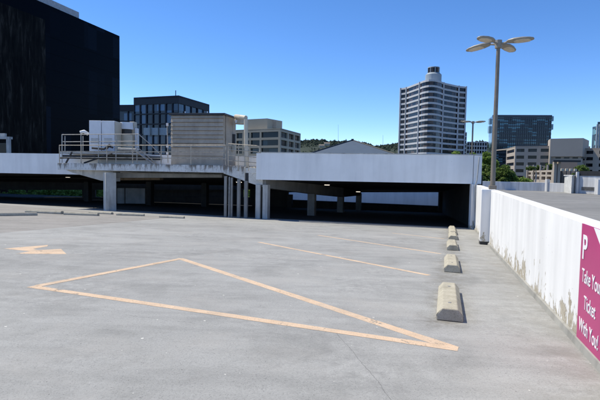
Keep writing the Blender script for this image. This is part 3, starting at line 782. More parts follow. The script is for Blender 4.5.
# ---------------------------------------------------------------- buildings beyond
GZ = -14
M['wg'] = mat_glass('dark_window_glass', (.006, .007, .010), (.02, .024, .03), spec=.25)
def facade(parent, A_, B_, z0, z1, wins, mat, glass, depth=.3, name='wall', wname='window'):
    """wall from A to B with real openings; wins: list of (u0,u1,w0,w1) in metres along / absolute z"""
    A_, B_ = Vector(A_), Vector(B_); L = (B_-A_).length; d = (B_-A_)/L; n = Vector((d.y, -d.x))
    us = sorted({0.0, L} | {w[0] for w in wins} | {w[1] for w in wins}); zs = sorted({z0, z1} | {w[2] for w in wins} | {w[3] for w in wins})
    P = lambda u_, z_, o=0: (A_.x+d.x*u_-n.x*o, A_.y+d.y*u_-n.y*o, z_)
    mb = MB()
    for i in range(len(us)-1):
        for j in range(len(zs)-1):
            uc, zc = (us[i]+us[i+1])/2, (zs[j]+zs[j+1])/2
            if any(w[0] < uc < w[1] and w[2] < zc < w[3] for w in wins): continue
            mb.add([P(us[i], zs[j]), P(us[i+1], zs[j]), P(us[i+1], zs[j+1]), P(us[i], zs[j+1])], [(0, 1, 2, 3)])
    for (a_, b_, c_, e_) in wins:
        for (p, q) in (((a_, c_), (b_, c_)), ((b_, c_), (b_, e_)), ((b_, e_), (a_, e_)), ((a_, e_), (a_, c_))):
            mb.add([P(*p), P(*q), P(*q, depth), P(*p, depth)], [(0, 1, 2, 3)])
        MB().add([P(a_, c_, depth), P(b_, c_, depth), P(b_, e_, depth), P(a_, e_, depth)], [(0, 1, 2, 3)]).build(wname, glass, parent, fix=False)
    return mb.build(name, mat, parent, fix=False)
def roofpoly(parent, pts, z, mat, name='roof', th=.5):
    return MB().prism(pts, z, z+th).build(name, mat, parent)
def P2d(px, Y): p = at(px, 172, Y); return Vector((p.x, p.y))
def zat(px, py, Y): return at(px, py, Y).z

# 1 black tower at left
M['blackglass'] = mat_glass('black_curtain_glass', (.0012, .002, .005), (.004, .0065, .013), (2.0, 2.0, 3.6), .3, .7, spec=.035)
mm = N('painted_brown_reflection')  # wavy reflection of a brown building, painted as colour
v_ = mm.scale(mm.pos, (1.6, 1.6, .28)); f_ = mm.noise(1.0, 5, .65, vec=v_, dist=.8)
c_ = mm.ramp(f_, [(.40, (.003, .003, .0035)), (.56, (.012, .011, .010)), (.66, (.04, .036, .032))]); M['bronze'] = mm.out(c_, .5, spec=.04)
tA, tB = Vector((at(119.8, 100, 90).x, 90)), None
ddir = Vector((-.281, -1)).normalized()
tF = tA + ddir*50
zT = zat(119.8, 36, 90)
bt = empty('black_tower', (tA.x-8, tA.y-10, GZ), 'huge black glass tower block filling the left of the view', 'tower')
perp = Vector((-1, .281)).normalized()
MB().prism([tF, tA, tA+perp*40, tF+perp*40], GZ, zT).build('curtain_wall', M['blackglass'], bt)
tm = tA+ddir*17.7; n_ = Vector((ddir.y, -ddir.x)); n_ = n_ if n_.x > 0 else -n_
MB().wall(tF+n_*.15, tm+n_*.15, .1, GZ, zat(46, 20, 73)).build('reflection_panel', M['bronze'], bt)  # thin sheet carrying the painted reflection
for k_ in range(9):
    z_ = 2+k_*2.4
    MB().wall(tm+n_*.04, tA+n_*.04+ddir*.1, .03, z_-.02, z_+.02).build('floor_line', M['blackglass'], bt)
s0, s1 = tA+ddir*9+perp*1.2, tA+ddir*40+perp*1.2
MB().wall(s1, s0, 3, zT, zT+1.5, side=1).build('roof_screen', plain('roof_screen_metal', (.42, .43, .45), .6), bt)
q = tA+ddir*14+perp*2.6; MB().box((q.x, q.y, zT+.9), (.3, .3, 1.5)).build('roof_vent', M['dark'], bt)
# little grey canopy in front of the tower at far left
u = empty('roof_shed', at(2, 153, 40), 'small grey roof shed above the left fascia', 'shed')
for px in (-12, 8.8): 
    q = at(px, 152, 40); MB().box((q.x, q.y, (zt0+at(8, 138, 40).z)/2-.2), (.25, .25, at(8, 138, 40).z-zt0+.6)).build('post', M['haunch'], u)
A_, B_ = at(-20, 137, 40), at(10.5, 137, 40); MB().wall(A_, B_, .3, at(5, 139, 40).z, at(5, 136.6, 40).z).build('beam', M['haunch'], u)
A_, B_ = at(-20, 135, 40.3), at(4.5, 135, 40.3); MB().wall(A_, B_, .3, at(5, 136.4, 40).z, at(5, 133, 40).z).build('roof_box', M['haunch'], u)
MB().wall(at(-12, 148, 40.4), at(8.5, 148, 40.4), .2, zt0-.4, at(8, 143, 40).z).build('glazing', M['wg'], u)

# 2 dark glass office left of the tan box
def curtain(name, label, corners, ztop, floors, bays, mats, parent=None, zbase=GZ, fin=.25, root=None, slab_name='floor_band', band=.35):
    r0 = root or empty(name, (sum(c[0] for c in corners)/len(corners), sum(c[1] for c in corners)/len(corners), zbase), label, 'office building')
    MB().prism(corners, zbase, ztop-.3).build('glazing', mats[0], r0)
    ct = Vector((sum(c[0] for c in corners)/len(corners), sum(c[1] for c in corners)/len(corners)))
    def outset(k): return [Vector(c)+(Vector(c)-ct).normalized()*k for c in corners]
    for k_ in range(floors):
        z_ = ztop-(ztop-0)*k_/floors*1.0
        MB().prism(outset(fin*1.6), z_-band, z_).build(slab_name, mats[1], r0)
    return r0
M['mid_glass'] = mat_glass('blue_office_glass', (.008, .015, .028), (.075, .13, .20), (2.6, 2.6, 3.9), .15, .45)
M['mid_frame'] = plain('dark_blue_frame', (.009, .011, .017), .6, 0, .1, .1)
D = 150
b2 = empty('glass_office', (*P2d(155, D), GZ), 'dark blue glass office block with stepped roof behind the cooling unit', 'office building')
cA, cB, cC = P2d(133.8, 152), P2d(178.5, 146), P2d(209, 165)
cA2 = P2d(108, 158)
def grid_facade(par, A_, B_, ztop, zlow, fl_h, nb, frame, glass, top_band=1.2, sill=.9, gap=.5, depth=.35, skip=None):
    L = (B_-A_).length; wins = []; bw = L/nb; z_ = ztop-top_band; r_ = 0
    while z_-fl_h > zlow:
        for i in range(nb):
            if skip and skip(i, r_): continue
            wins.append((i*bw+gap/2, (i+1)*bw-gap/2, z_-fl_h+sill, z_))
        z_ -= fl_h; r_ += 1
    facade(par, A_, B_, GZ, ztop, wins, frame, glass, depth)
zt2 = zat(178.5, 96.3, 146)
grid_facade(b2, cA, cB, zt2, 2.5, 3.1, 7, M['mid_frame'], M['mid_glass'], 2.0, .35, .35)
grid_facade(b2, cB, cC, zt2, 2.5, 3.4, 5, M['mid_frame'], M['mid_glass'], 2.0, .35, .35)
grid_facade(b2, cA2, cA+Vector((0, 4)), zat(120, 104.3, 156), 2.5, 3.4, 3, M['mid_frame'], M['mid_glass'], 2.0, .35, .35)
MB().prism([cA, cB, cC, cC+Vector((-18, 25)), cA+Vector((0, 30))], zt2-.2, zt2+.3).build('roof', M['mid_frame'], b2)
MB().prism([cA2, cA+Vector((0, 4)), cA+Vector((0, 30)), cA2+Vector((0, 30))], zat(120, 104.3, 156)-.2, zat(120, 104.3, 156)).build('roof', M['mid_frame'], b2)
for a_, b_ in ((143.5, 149.5), (151, 157.5), (159, 166)):
    A_, B_ = P2d(a_, 140), P2d(b_, 139.4); MB().wall(A_, B_, .4, zat(a_, 135, 140), zat(a_, 127.8, 140)).build('pale_screen', plain('pale_screen_glass', (.30, .36, .40), .3), b2)
A_ = P2d(175.5, 147); MB().box((A_.x, A_.y, zt2+.9), (.2, .2, 2)).build('roof_mast', M['dark'], b2)

# 3 beige office
M['beige'] = plain('beige_concrete', (.40, .36, .28), .8, 0, .08, .15)
M['teal_glass'] = mat_glass('green_blue_glass', (.004, .009, .013), (.02, .045, .06), (4, 4, 3.4), .12, .6, spec=.3)
b3 = empty('beige_office', (*P2d(270, 185), GZ), 'beige office building with dark ribbon windows and rooftop penthouse', 'office building')
bA, bB, bC = P2d(222, 196), P2d(279.6, 180), P2d(300, 204)
zt3 = zat(279.6, 128.6, 180)
LAB = (bB-bA).length
def ribbon(par, A_, B_, ztop, floors, fh, bays, gp, mat, glass, first=1.0, h=2.1):
    wins = []; L = (B_-A_).length
    for f in range(floors):
        z_ = ztop-first-f*fh
        for (a_, b_) in bays: wins.append((L*a_, L*b_, z_-h, z_))
    facade(par, A_, B_, GZ, ztop, wins, mat, glass, .6)
ribbon(b3, bA, bB, zt3, 4, 3.0, [(.02, .125), (.14, .245), (.26, .365), (.39, .49), (.51, .665), (.69, .97)], 0, M['beige'], M['teal_glass'])
ribbon(b3, bB, bC, zt3, 4, 3.0, [(.05, .34), (.39, .65), (.70, .96)], 0, M['beige'], M['teal_glass'])
MB().prism([bA, bB, bC, bC+(bA-bB)], zt3-.3, zt3+.25).build('roof', M['beige'], b3)
pA, pB, pC = P2d(246, 192), P2d(266.5, 187), P2d(281.5, 196)
MB().prism([pA, pB, pC, pC+(pA-pB)], zt3+.2, zat(266.5, 118.3, 187)).build('penthouse', M['beige'], b3)
q = P2d(273.5, 191); MB().box((q.x+.1, q.y-.5, zat(273, 124, 191)), (1.6, 1.0, 3)).build('penthouse_louvre', M['tan'], b3)

# 4 hip roof pavilion
M['metalroof'] = plain('grey_metal_roof', (.075, .105, .145), .6, .0, .06, .5)
b4 = empty('hip_roof_hall', (*P2d(353, 105), GZ), 'broad grey hipped metal roof rising behind the fascia', 'building')
a1, a2 = P2d(306.5, 95), P2d(400.5, 95)
pk = at(352.5, 140.2, 104); ze = zat(306, 154.4, 95)
bk1, bk2 = a1+Vector((0, 18)), a2+Vector((0, 18))
MB().add([(a1.x, a1.y, ze), (a2.x, a2.y, ze), (bk2.x, bk2.y, ze), (bk1.x, bk1.y, ze), pk], [(0, 1, 4), (1, 2, 4), (2, 3, 4), (3, 0, 4), (3, 2, 1, 0)]).build('roof', M['metalroof'], b4)
MB().prism([a1+Vector((.5, .5)), a2+Vector((-.5, .5)), bk2+Vector((-.5, -.5)), bk1+Vector((.5, -.5))], GZ, ze-.02).build('wall', M['beige'], b4)
for e_ in (a1, a2): MB().tube([(e_.x, e_.y, ze+.05), pk+Vector((0, 0, .06))], .12, 6).build('ridge_cap', M['dark'], b4)
MB().box(pk+Vector((0, 0, .15)), (.5, .5, .25)).build('finial', M['dark'], b4)

# 5 round fronted banded tower
M['tower_white'] = plain('tower_spandrel', (.50, .50, .51), .7, 0, .05, .1)
M['tower_glass'] = mat_glass('tower_bronze_glass', (.007, .007, .009), (.06, .038, .028), (2.3, 2.3, 3.2), .22, .62, spec=.3)
b5 = empty('banded_tower', (*P2d(430, 310), GZ), 'tall round fronted apartment tower banded white and bronze', 'tower')
def tplan(k=0.0):
    pts = [P2d(398.8, 330), P2d(398.9, 323), P2d(404.6, 319), P2d(417.2, 301)]
    for i in range(1, 8):
        t_ = i/8; px = 417.2+(440.4-417.2)*t_; pts.append(P2d(px, 301-9.5*math.sin(math.pi*t_)**.8))
    pts += [P2d(440.4, 301), P2d(455, 311), P2d(462.3, 313), P2d(462.0, 335), P2d(430, 345)]
    ct = P2d(430, 318)
    return [p+(p-ct).normalized()*k for p in pts]
zt5 = zat(429, 79.5, 292)
MB().prism(tplan(), GZ, zt5-.5).build('glazing', M['tower_glass'], b5)
fh = 3.32
for k_ in range(23):
    z_ = zt5-k_*fh
    if z_ < GZ+2: break
    MB().prism(tplan(.45), z_-1.15, z_).build('floor_band', M['tower_white'], b5)
tp = tplan(.5)
for i in (1, 2, 3, 11, 12, 13):
    p = tp[i]; MB().box((p.x, p.y, (GZ+zt5)/2), (.9, .9, zt5-GZ+.3)).build('pilaster', M['tower_white'], b5)
M['cap'] = plain('tower_cap', (.30, .35, .39), .6, 0, .05, .1)
c5 = P2d(430.3, 305); 
def ringcyl(c, r0, r1, z0, z1, nm, mat, par, seg=24): return MB().tube([(c.x, c.y, z0), (c.x, c.y, z1)], r0, seg, r1).build(nm, mat, par)
ringcyl(c5, 4.9, 4.9, zt5-.2, zat(430, 75.0, 305), 'drum', M['cap'], b5)
ringcyl(c5, 4.9, 3.8, zat(430, 75.0, 305)+.01, zat(430, 73.2, 305), 'drum_top', M['cap'], b5)
ringcyl(c5, 3.3, 3.3, zat(430, 73.2, 305)+.01, zat(430, 68.2, 305), 'lantern', M['tower_glass'], b5)
ringcyl(c5, 3.7, 3.6, zat(430, 68.2, 305)+.01, zat(430, 67.4, 305), 'lantern_roof', M['cap'], b5)
for k_ in range(8):
    a_ = k_*math.pi/4; MB().tube([(c5.x+3.5*math.cos(a_), c5.y+3.5*math.sin(a_), zat(430, 73.2, 305)), (c5.x+3.5*math.cos(a_), c5.y+3.5*math.sin(a_), zat(430, 68.2, 305))], .25, 6).build('lantern_post', M['cap'], b5)
# small neighbour block right of tower
b = empty('low_block', (*P2d(463, 420), GZ), 'small pale block peeping out right of the banded tower', 'building')
grid_facade(b, P2d(459, 420), P2d(465.5, 420), zat(463, 132, 420), -4, 3.4, 3, M['tower_white'], M['wg'], .8, .9, .6)
grid_facade(b, P2d(466, 424), P2d(486, 424), zat(463, 141.5, 424), -4, 3.4, 8, M['tower_white'], M['wg'], .8, .9, .6)
MB().prism([P2d(459, 421), P2d(465.5, 421), P2d(465.5, 435), P2d(459, 435)], GZ, zat(463, 132, 420)-.1).build('core', M['tower_white'], b)

# 6 dark blue glass office right
M['navy_glass'] = mat_glass('navy_office_glass', (.010, .020, .028), (.10, .21, .24), (3.6, 3.6, 3.5), .12, .66)
M['navy_band'] = plain('navy_spandrel', (.022, .034, .05), .3, 0, .1, .1)
D = 450
b6 = empty('dark_glass_slab', (*P2d(520, D), GZ), 'wide dark blue glass slab block behind the tall lamp post', 'office building')
e1, e2, e3 = P2d(490.5, 452), P2d(549.3, 446), P2d(487.2, 475)
zt6 = zat(520, 115.6, 449)
MB().prism([e1, e2, e2+Vector((4, 30)), e3], GZ, zt6).build('glazing', M['navy_glass'], b6)
ed = (e2-e1).normalized(); en = Vector((ed.y, -ed.x))
for k_ in range(20):
    z_ = zt6-2.0-k_*3.5
    if z_ < GZ: break
    MB().wall(e1+en*.35, e2+en*.35, .34, z_-1.1, z_).build('floor_band', M['navy_band'], b6)
MB().wall(e1+en*.5, e2+en*.5, 2, zt6-1.6, zt6+.6).build('roof_band', M['navy_band'], b6)
L6 = (e2-e1).length
for k_ in range(28):
    p = e1+ed*(L6*(k_+.5)/28)+en*.45; MB().box((p.x, p.y, (GZ+zt6)/2-1), (.16, .3, zt6-GZ-2), math.atan2(ed.y, ed.x)).build('fin', M['navy_band'], b6)
for px0, px1, yy0, yy1 in ((548.8, 551.2, 116, 121), (548.8, 551.2, 124, 129.5), (487.5, 490.2, 118.5, 124), (487.3, 490.2, 126, 133)):
    A_, B_ = P2d(px0, 447), P2d(px1, 447); MB().wall(A_, B_, 3, zat(px0, yy1, 447), zat(px0, yy0, 447)).build('glass_fin', plain('pale_glass', (.20, .30, .34), .2), b6)

# 7 grey concrete office complex right
M['greyconc'] = plain('grey_panel_concrete', (.36, .315, .27), .85, 0, .06, .1)
M['lit_creamconc'] = plain('lit_cream_concrete', (.40, .34, .28), .85, 0, .06, .1)  # sunlight on the grey faces put into colour; also the cream concrete
b7 = empty('concrete_office', (*P2d(550, 215), GZ), 'grey concrete office complex with a tall windowless block', 'office building')
f1, f2, f3 = P2d(505.6, 226), P2d(514.3, 206), P2d(549, 200)
zt7 = zat(514.3, 146.6, 206)
L2 = (f3-f2).length
def bays(lst, A_, B_): return lst
fh7 = 2.85
wl = []; z_ = zt7-.9
for f in range(6):
    for a_, b_ in ((.04, .27), (.38, .63), (.74, .97)): wl.append((L2*a_, L2*b_, z_-1.35, z_))
    z_ -= fh7
facade(b7, f2, f3, GZ, zt7, wl, M['greyconc'], M['wg'], .5)
wl = []; z_ = zt7-.9; L1 = (f2-f1).length
for f in range(6):
    wl.append((L1*.06, L1*.9, z_-1.35, z_)); z_ -= fh7
facade(b7, f1, f2, GZ, zt7, wl, M['lit_creamconc'], M['wg'], .5)
MB().prism([f1, f2, f3, f3+Vector((4, 30)), f1+Vector((0, 12))], zt7-.2, zt7+.2).build('roof', M['lit_creamconc'], b7)
h0, h1, h2 = P2d(546.6, 206), P2d(549.0, 196), P2d(581.6, 190)
ztb7 = zat(549, 138.6, 196)
MB().prism([h1, h2, h2+Vector((10, 13)), h1+Vector((8.5, 13))], zat(560, 156.4, 193), ztb7).build('windowless_block', M['greyconc'], b7)
MB().wall(h0, h1+Vector((-.01, .01)), .5, GZ, ztb7-.02).build('lit_flank', M['lit_creamconc'], b7)
MB().wall(h1+Vector((.6, 1.0)), h2+Vector((.6, 1.0)), 9, GZ, zat(560, 156.4, 193)-.01).build('lower_storey', M['greyconc'], b7)
hb = (h2-h1).normalized()
for k_ in range(4):
    q_ = h1+hb*(2+k_*3.0)+Vector((.6, .95)); MB().wall(q_, q_+hb*1.9, .04, zat(560, 158.4, 193), zat(560, 156.9, 193), side=-1).build('slot_window', M['wg'], b7)
k1, k2, k3 = P2d(581.8, 196), P2d(607, 190), P2d(640, 186)
zk = zat(590, 148.6, 194); L3 = (k2-k1).length; wl = []; z_ = zk-.8
for f in range(5):
    for a_, b_ in ((.02, .09), (.14, .42), (.66, .78)): wl.append((L3*a_, L3*b_, z_-1.3, z_))
    z_ -= 2.55
facade(b7, k1, k2, GZ, zk, wl, M['greyconc'], M['wg'], .5)
MB().prism([k2+Vector((0, -.3)), k3, k3+Vector((8, 10)), k2+Vector((7, 10))], GZ, zk-.3).build('end_wing', M['lit_creamconc'], b7)
MB().prism([k1, k2, k2+Vector((2, 20)), k1+Vector((0, 20))], zk-.2, zk+.2).build('roof', M['lit_creamconc'], b7)
q1_, q2_ = P2d(581, 205), P2d(589, 204); MB().wall(q1_, q2_, 5, zk, zat(585, 146.2, 204)).build('roof_plant', M['beige'], b7)

# 8 far right glass tower
b8 = empty('corner_glass_tower', (*P2d(600, 300), GZ), 'blue glass tower cut off by the right edge of the view', 'tower')
g0, g1, g2 = P2d(590.2, 305), P2d(594.6, 300), P2d(640, 290)
MB().prism([g0, g1, g1+Vector((14, 20)), g0+Vector((11, 15))], GZ, zat(592, 126.5, 303)).build('glazing', M['navy_glass'], b8)
MB().prism([g1+Vector((0, -.4)), g2, g2+Vector((24, 30)), g1+Vector((21, 30))], GZ, zat(597, 121.5, 298)).build('glazing', M['navy_glass'], b8)
for px in (594.8, 597.2): 
    q = P2d(px, 299); MB().box((q.x, q.y, (GZ+zat(597, 124, 298))/2), (.7, .7, zat(597, 124, 298)-GZ)).build('pilaster', plain('pale_pilaster', (.35, .4, .43), .5), b8)
for k_ in range(14):
    z_ = zat(597, 121.5, 298)-k_*3.4-.8
    MB().wall(g0+Vector((0, -.5)), g1+Vector((-.05, -.5)), .4, z_-4, z_-3.1).build('floor_band', M['mid_frame'], b8)

# 9 small cream parking structure and pylons, in front of the concrete office
b9 = empty('cream_car_park', (*P2d(540, 120), GZ), 'small cream open sided car park below the concrete office', 'car park')
n0, n1 = P2d(526.6, 126), P2d(553.5, 100)
n2 = P2d(524, 150)
wl = []; L9 = (n1-n0).length
ztc = zat(527, 164.6, 126)
for j, (za, zc) in enumerate(((174.6, 172.2), (179.6, 176.4), (190, 182.8))):
    for i in range(5):
        wl.append((L9*(.06+i*.185), L9*(.06+i*.185+.135), zat(540, za, 112)-.0, zat(540, zc, 112)))
facade(b9, n0, n1, GZ, zat(540, 170.4, 112), wl, M['lit_creamconc'], M['dark'], 1.2, wname='opening')
MB().prism([n0+Vector((1.6, .3)), n1+Vector((1.6, .3)), n1+Vector((10, 12)), n0+Vector((12, 16))], GZ, zat(540, 170.4, 112)-.2).build('core', M['dark'], b9)
for px, Y in ((527.4, 124), (533.5, 118), (540.5, 112), (547.5, 106)):
    q = P2d(px, Y-.6); MB().box((q.x, q.y, (GZ+zat(px, 165, Y))/2), (.32, .32, zat(px, 165, Y)-GZ)).build('pillar', M['lit_creamconc'] if px < 530 else M['greyconc'], b9)  # left pillar's sunlight is put in by the warmer concrete
for px in (554.4, 558.2):
    q = P2d(px, 98); MB().box((q.x, q.y, (GZ+zat(px, 161.6, 98))/2), (.52, .7, zat(px, 161.6, 98)-GZ)).build('pylon', M['lit_creamconc'], b9)
b10 = empty('brown_pavilion', (*P2d(570, 100), GZ), 'dark brown blank pavilion between the cream pylons and the tree', 'building')
M['browngrey'] = plain('brown_panel', (.22, .185, .16), .8, 0, .1, .3)
MB().wall(P2d(559.6, 102), P2d(577, 100), 8, GZ, zat(568, 162.2, 101)).build('wall', M['browngrey'], b10)
MB().wall(P2d(553, 96.5), P2d(580.5, 95), 1.5, zat(568, 161.9, 96), zat(568, 160.2, 96)).build('roof', M['dark'], b10)
for k_ in range(4):
    q = P2d(562+k_*4.4, 62); z_ = zat(565, 171, 62); 
    o = empty('antenna_dish', (q.x, q.y, .5), ['leftmost', 'second', 'third', 'rightmost'][k_]+' of four small pale floodlights above the booth', 'floodlight', 'floodlights above the booth')
    MB().tube([(q.x, q.y, -2), (q.x, q.y, z_)], .05, 6).build('pole', M['dark'], o); MB().box((q.x, q.y, z_+.15), (.3, .25, .32)).build('lamp_box', M['ac_cream'], o, bevel=.03)

# radio masts on the hill
for px, ytop, Y in ((338.2, 124.5, 900), (383, 135, 900)):
    a_, b_ = at(px, 145, Y), at(px, ytop, Y)
    o = MB().tube([a_, b_], .30, 5, .15).build('radio_mast', M['pole']); tag(o, 'thin tall radio mast on the wooded hill' if px < 350 else 'shorter radio mast on the hill beside the banded tower', 'mast')

# ---------------------------------------------------------------- hills and wood
def hill_y(px):
    pts = [(-200, 150), (200, 148), (290, 142.0), (300, 142.2), (318, 141), (330, 142.8), (345, 142.5), (365, 144.5), (376, 148), (388, 146), (400, 144.5), (450, 146), (466, 145), (480, 143), (500, 147), (560, 150), (800, 152)]
    for (a_, ya), (b_, yb) in zip(pts, pts[1:]):
        if a_ <= px <= b_: t_ = (px-a_)/(b_-a_); t_ = t_*t_*(3-2*t_); return ya+(yb-ya)*t_
    return 150
mb = MB(); cols = []
pxs = [-200+i*10 for i in range(101)]
for px in pxs:
    top = at(px, hill_y(px), 1000); c_ = []
    for k_, (Y, f) in enumerate(((650, 0), (760, .35), (880, .75), (1000, 1.0), (1300, .6), (1700, 0))):
        p = P2d(px, Y); c_.append((p.x, Y, GZ-1+(top.z-GZ+1)*f))
    cols.append(c_)
vs = [v for c_ in cols for v in c_]; fs = []
for i in range(len(cols)-1):
    for j in range(5): fs.append((i*6+j, (i+1)*6+j, (i+1)*6+j+1, i*6+j+1))
mb.add(vs, fs); M['hillmat'] = plain('wooded_hill_ground', (.025, .038, .022), .95, 0, .3, .02)
o = mb.build('hills', M['hillmat'], loc=(0, 0, 0), smooth=True); tag(o, kind='structure')
def leafmat(name, a, b, c):
    m = N(name); oi = m.noise(.9, 3); w = m.n('ShaderNodeTexWhiteNoise')
    fl = m.n('ShaderNodeVectorMath', operation='SNAP'); m.l(m.pos, fl.inputs[0]); fl.inputs[1].default_value = (.35, .35, .35); m.l(fl.outputs[0], w.inputs['Vector'])
    f = m.math('ADD', m.math('MULTIPLY', w.outputs['Value'], .5), m.math('MULTIPLY', oi, .5))
    mt = m.out(m.ramp(f, [(.25, a), (.5, b), (.8, c)]), .6, spec=.25)
    tr = m.n('ShaderNodeBsdfTranslucent'); ms = m.n('ShaderNodeMixShader'); ms.inputs[0].default_value = .45
    src = m.b.inputs['Base Color'].links[0].from_socket; m.l(src, tr.inputs[0])
    m.l(m.b.outputs[0], ms.inputs[1]); m.l(tr.outputs[0], ms.inputs[2]); m.l(ms.outputs[0], m.t.nodes['Material Output'].inputs['Surface'])
    return mt
def woodmat(name, a, b):
    m = N(name); w = m.noise(.08, 3); return m.out(m.ramp(w, [(.35, a), (.65, b)]), .9, spec=.1)
rnd = random.Random(3)
mb = MB()
def blob(mb, c, r, h, conifer, rnd):
    # uneven little crown: rings with jitter
    n = 7; rings = [(0.0, .35), (.2, .95), (.5, .8), (.75, .5), (1.0, .05)] if conifer else [(0, .5), (.25, 1.0), (.6, 1.05), (.85, .7), (1.0, .2)]
    vs = []
    for t_, k_ in rings:
        for j in range(n):
            a_ = 2*math.pi*j/n+t_*2; rr = r*k_*rnd.uniform(.7, 1.25)
            vs.append((c.x+rr*math.cos(a_), c.y+rr*math.sin(a_), c.z+h*t_+rnd.uniform(-.06, .06)*h))
    fs = []
    for i in range(len(rings)-1):
        for j in range(n): fs.append((i*n+j, i*n+(j+1) % n, (i+1)*n+(j+1) % n, (i+1)*n+j))
    fs.append(tuple((len(rings)-1)*n+j for j in range(n)))
    mb.add(vs, fs)
for i in range(4200):
    px = rnd.uniform(270, 520); t_ = rnd.random()**.6; Y = 700+300*t_ + rnd.uniform(0, 60)
    top = at(px, hill_y(px), 1000)
    f = min(1, max(0, (Y-650)/350))**.9
    p = P2d(px, Y); z_ = GZ-1+(top.z-GZ+1)*f-1.5
    con = rnd.random() < .3; h = rnd.uniform(5, 9.5) if con else rnd.uniform(4, 7)
    blob(mb, Vector((p.x, Y, z_)), h*(.28 if con else .55), h, con, rnd)
o = mb.build('hillside_wood', woodmat('conifer_wood', (.022, .034, .026), (.055, .07, .048)), loc=(0, 0, 0), fix=False); tag(o, 'far dark wood covering the hill behind the grey hipped roof', 'wood', kind='stuff')
# a few pale houses among the trees
for px, py, lb in ((327, 144.6, 'tiny pale house among the trees on the far hill, left of the hipped roof'), (322, 146.6, 'lower tiny tan house on the far wooded hill')):
    p = at(px, py, 800); o = empty('hill_house', p, lb, 'house')
    MB().box(p, (9, 6, 3.5)).build('wall', M['beige'], o)
    MB().add([p+Vector((-5, -3.5, 1.8)), p+Vector((5, -3.5, 1.8)), p+Vector((5, 3.5, 1.8)), p+Vector((-5, 3.5, 1.8)), p+Vector((-5, 0, 3.6)), p+Vector((5, 0, 3.6))], [(0, 1, 5, 4), (2, 3, 4, 5), (0, 4, 3), (1, 2, 5), (3, 2, 1, 0)]).build('roof', M['browngrey'], o)

# ---------------------------------------------------------------- trees
M['bark'] = plain('bark', (.09, .07, .05), .9, 0, .3, 3)
M['leaf_a'] = leafmat('leaf_green', (.10, .17, .03), (.19, .29, .06), (.33, .42, .11))
M['leaf_c'] = leafmat('leaf_yellow_green', (.10, .16, .03), (.24, .33, .06), (.38, .46, .12))
M['leaf_b'] = leafmat('leaf_dark_green', (.07, .12, .03), (.13, .20, .05), (.22, .29, .08))
def tree(name, base, height, rx, ry, crown_h, mat, label, group, seed, n=5000, leaf=.16, cat='tree'):
    rnd = random.Random(seed); root = empty(name, base, label, cat, group)
    mb = MB(); b_ = Vector(base); trunk_top = b_+Vector((0, 0, height-crown_h*.6))
    mb.tube([b_, b_.lerp(trunk_top, .5)+Vector((.1, 0, 0)), trunk_top], .028*height, 8, .014*height)
    clumps = []
    for i in range(26):
        while True:
            v = Vector((rnd.uniform(-1, 1), rnd.uniform(-1, 1), rnd.uniform(-1, 1)))
            if .25 < v.length < 1: break
        c = Vector((b_.x+v.x*rx*.85, b_.y+v.y*ry*.85, b_.z+height-crown_h/2+v.z*crown_h*.44)); clumps.append((c, rnd.uniform(.2, .38)*min(rx, crown_h/2)*1.1))
        if i < 9: mb.tube([trunk_top.lerp(b_, rnd.uniform(0, .3)), trunk_top.lerp(c, .5)+Vector((0, 0, -.2)), c], .009*height, 5, .003*height)
    mb.build('trunk', M['bark'], root)
    lf = MB(); per = n//len(clumps)
    for c, r in clumps:
        for i in range(per):
            v = Vector((rnd.gauss(0, 1), rnd.gauss(0, 1), rnd.gauss(0, 1))).normalized()*(rnd.random()**.45)
            p = c+Vector((v.x*r, v.y*r, v.z*r*.8))
            a_ = Vector((rnd.gauss(0, 1), rnd.gauss(0, 1), rnd.gauss(0, .6))).normalized(); w_ = a_.cross(Vector((rnd.gauss(0, 1), rnd.gauss(0, 1), rnd.gauss(0, 1)))).normalized()
            s_ = leaf*rnd.uniform(.6, 1.3)
            lf.v += [p-a_*s_, p+w_*s_*.5, p+a_*s_, p-w_*s_*.5]; k_ = len(lf.v)-4; lf.f.append((k_, k_+1, k_+2, k_+3))
    lf.build('crown', mat, root, fix=False)
    return root
def ptree(px, ytop, Y, rw, ch, mat, label, group, seed, **k):
    top = at(px, ytop, Y); s_ = Y/484
    return tree('broadleaf_tree', (top.x, top.y, GZ), top.z-GZ, rw*s_, rw*s_, ch*s_, mat, label, group, seed, **k)
TG = 'broadleaf trees right of the garage'
ptree(466, 150.2, 80, 16, 26, M['leaf_a'], 'bright tree rising just above the fascia below the small lamp post', TG, 1, n=9000, leaf=.2)
ptree(488, 151.5, 78, 11, 24, M['leaf_a'], 'green tree immediately right of the fascia end', TG, 2, n=7000, leaf=.2)
ptree(485, 164, 72, 11, 26, M['leaf_b'], 'lower dark green tree between the fascia end and tall lamp pole', TG, 3, n=8000, leaf=.18)
ptree(505, 164, 74, 12, 26, M['leaf_b'], 'rounded green tree right of the tall lamp pole', TG, 4, n=8000, leaf=.18)
ptree(520, 176, 72, 12, 20, M['leaf_a'], 'low yellow green tree top below the concrete office', TG, 5, n=5000, leaf=.18)
ptree(581.5, 162.5, 70, 7, 20, M['leaf_b'], 'dark tree beside the brown pavilion', TG, 6, n=4000, leaf=.16)
for i, (px, yt, rw, lb) in enumerate(((530, 165.5, 4.5, 'leftmost shrub on top of the cream car park'), (538, 165, 5, 'middle shrub on top of the cream car park'), (549, 163.5, 5, 'shrub on the cream car park beside the pylons'))):
    top = at(px, yt, 116); s_ = 116/484; zb_2 = zat(540, 170.4, 112)-.2
    tree('shrub', (top.x, top.y, zb_2), top.z-zb_2, rw*s_, rw*s_, (top.z-zb_2)*.9, M['leaf_b'], lb, 'shrubs on the cream car park', 20+i, n=1500, leaf=.16, cat='shrub')
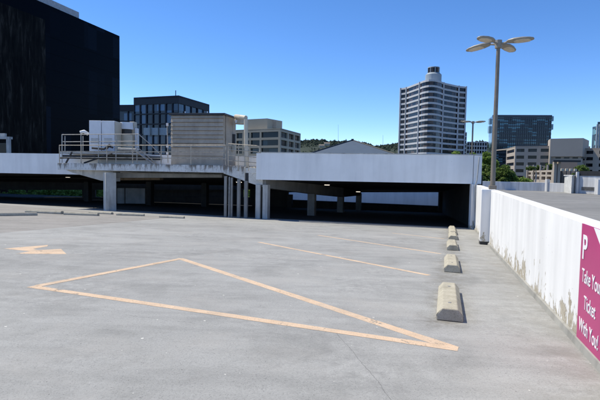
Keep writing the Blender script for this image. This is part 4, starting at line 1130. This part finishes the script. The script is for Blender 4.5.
# foliage lit behind the left bay
for i, (px, lb) in enumerate(((-8, 'sunlit tree glimpsed behind the left bay, cut by the left edge'), (22, 'second sunlit tree glimpsed through the left bay opening'), (48, 'third sunlit tree glimpsed through the left bay opening'), (74, 'sunlit tree glimpsed left of the rear pillar'), (100, 'sunlit tree glimpsed just behind the bright column'), (246, 'yellow green tree glimpsed between the posts and the thick pier'))):
    ptree(px, 184, 62+i*.6, 17, 30, M['leaf_c'], lb, 'trees glimpsed through the garage', 40+i, n=4500, leaf=.17)

# ---------------------------------------------------------------- sky, sun, camera
w = bpy.data.worlds.new('World'); S.world = w; w.use_nodes = True
nt = w.node_tree; bg = nt.nodes['Background']; sky = nt.nodes.new('ShaderNodeTexSky'); sky.sky_type = 'NISHITA'; sky.sun_disc = False
EL = R(57); AZ = math.atan2(-.90, .42)
sky.sun_elevation = EL; sky.sun_rotation = AZ; sky.altitude = 50; sky.air_density = .6; sky.dust_density = 0; sky.ozone_density = 3.2
hs = nt.nodes.new('ShaderNodeHueSaturation'); hs.inputs['Saturation'].default_value = 1.2
wb = nt.nodes.new('ShaderNodeMix'); wb.data_type = 'RGBA'; wb.blend_type = 'MULTIPLY'; wb.inputs[0].default_value = 1; wb.inputs[7].default_value = (1.04, .965, 1, 1)
nt.links.new(sky.outputs[0], hs.inputs['Color']); nt.links.new(hs.outputs[0], wb.inputs[6]); nt.links.new(wb.outputs[2], bg.inputs[0]); bg.inputs[1].default_value = .15
su = bpy.data.lights.new('sun', 'SUN'); su.energy = 3.6; su.angle = R(.5); su.color = (1, .935, .77)
so = bpy.data.objects.new('sun', su); C.objects.link(so)
sd = Vector((math.sin(AZ)*math.cos(EL), math.cos(AZ)*math.cos(EL), math.sin(EL)))
so.rotation_euler = (-sd).to_track_quat('-Z', 'Y').to_euler(); so.location = (0, 0, 40)
cam = bpy.data.cameras.new('camera'); cam.sensor_width = 36; cam.lens = 36*F/600; cam.clip_end = 20000; cam.clip_start = .05
co = bpy.data.objects.new('camera', cam); C.objects.link(co); co.location = EYE; co.rotation_euler = cam_m.to_euler(); S.camera = co
S.view_settings.view_transform = 'Standard'; S.view_settings.look = 'None'; S.view_settings.gamma = 1; S.view_settings.use_curve_mapping = False
S.view_settings.exposure = 0.55
S.cycles.max_bounces = 6
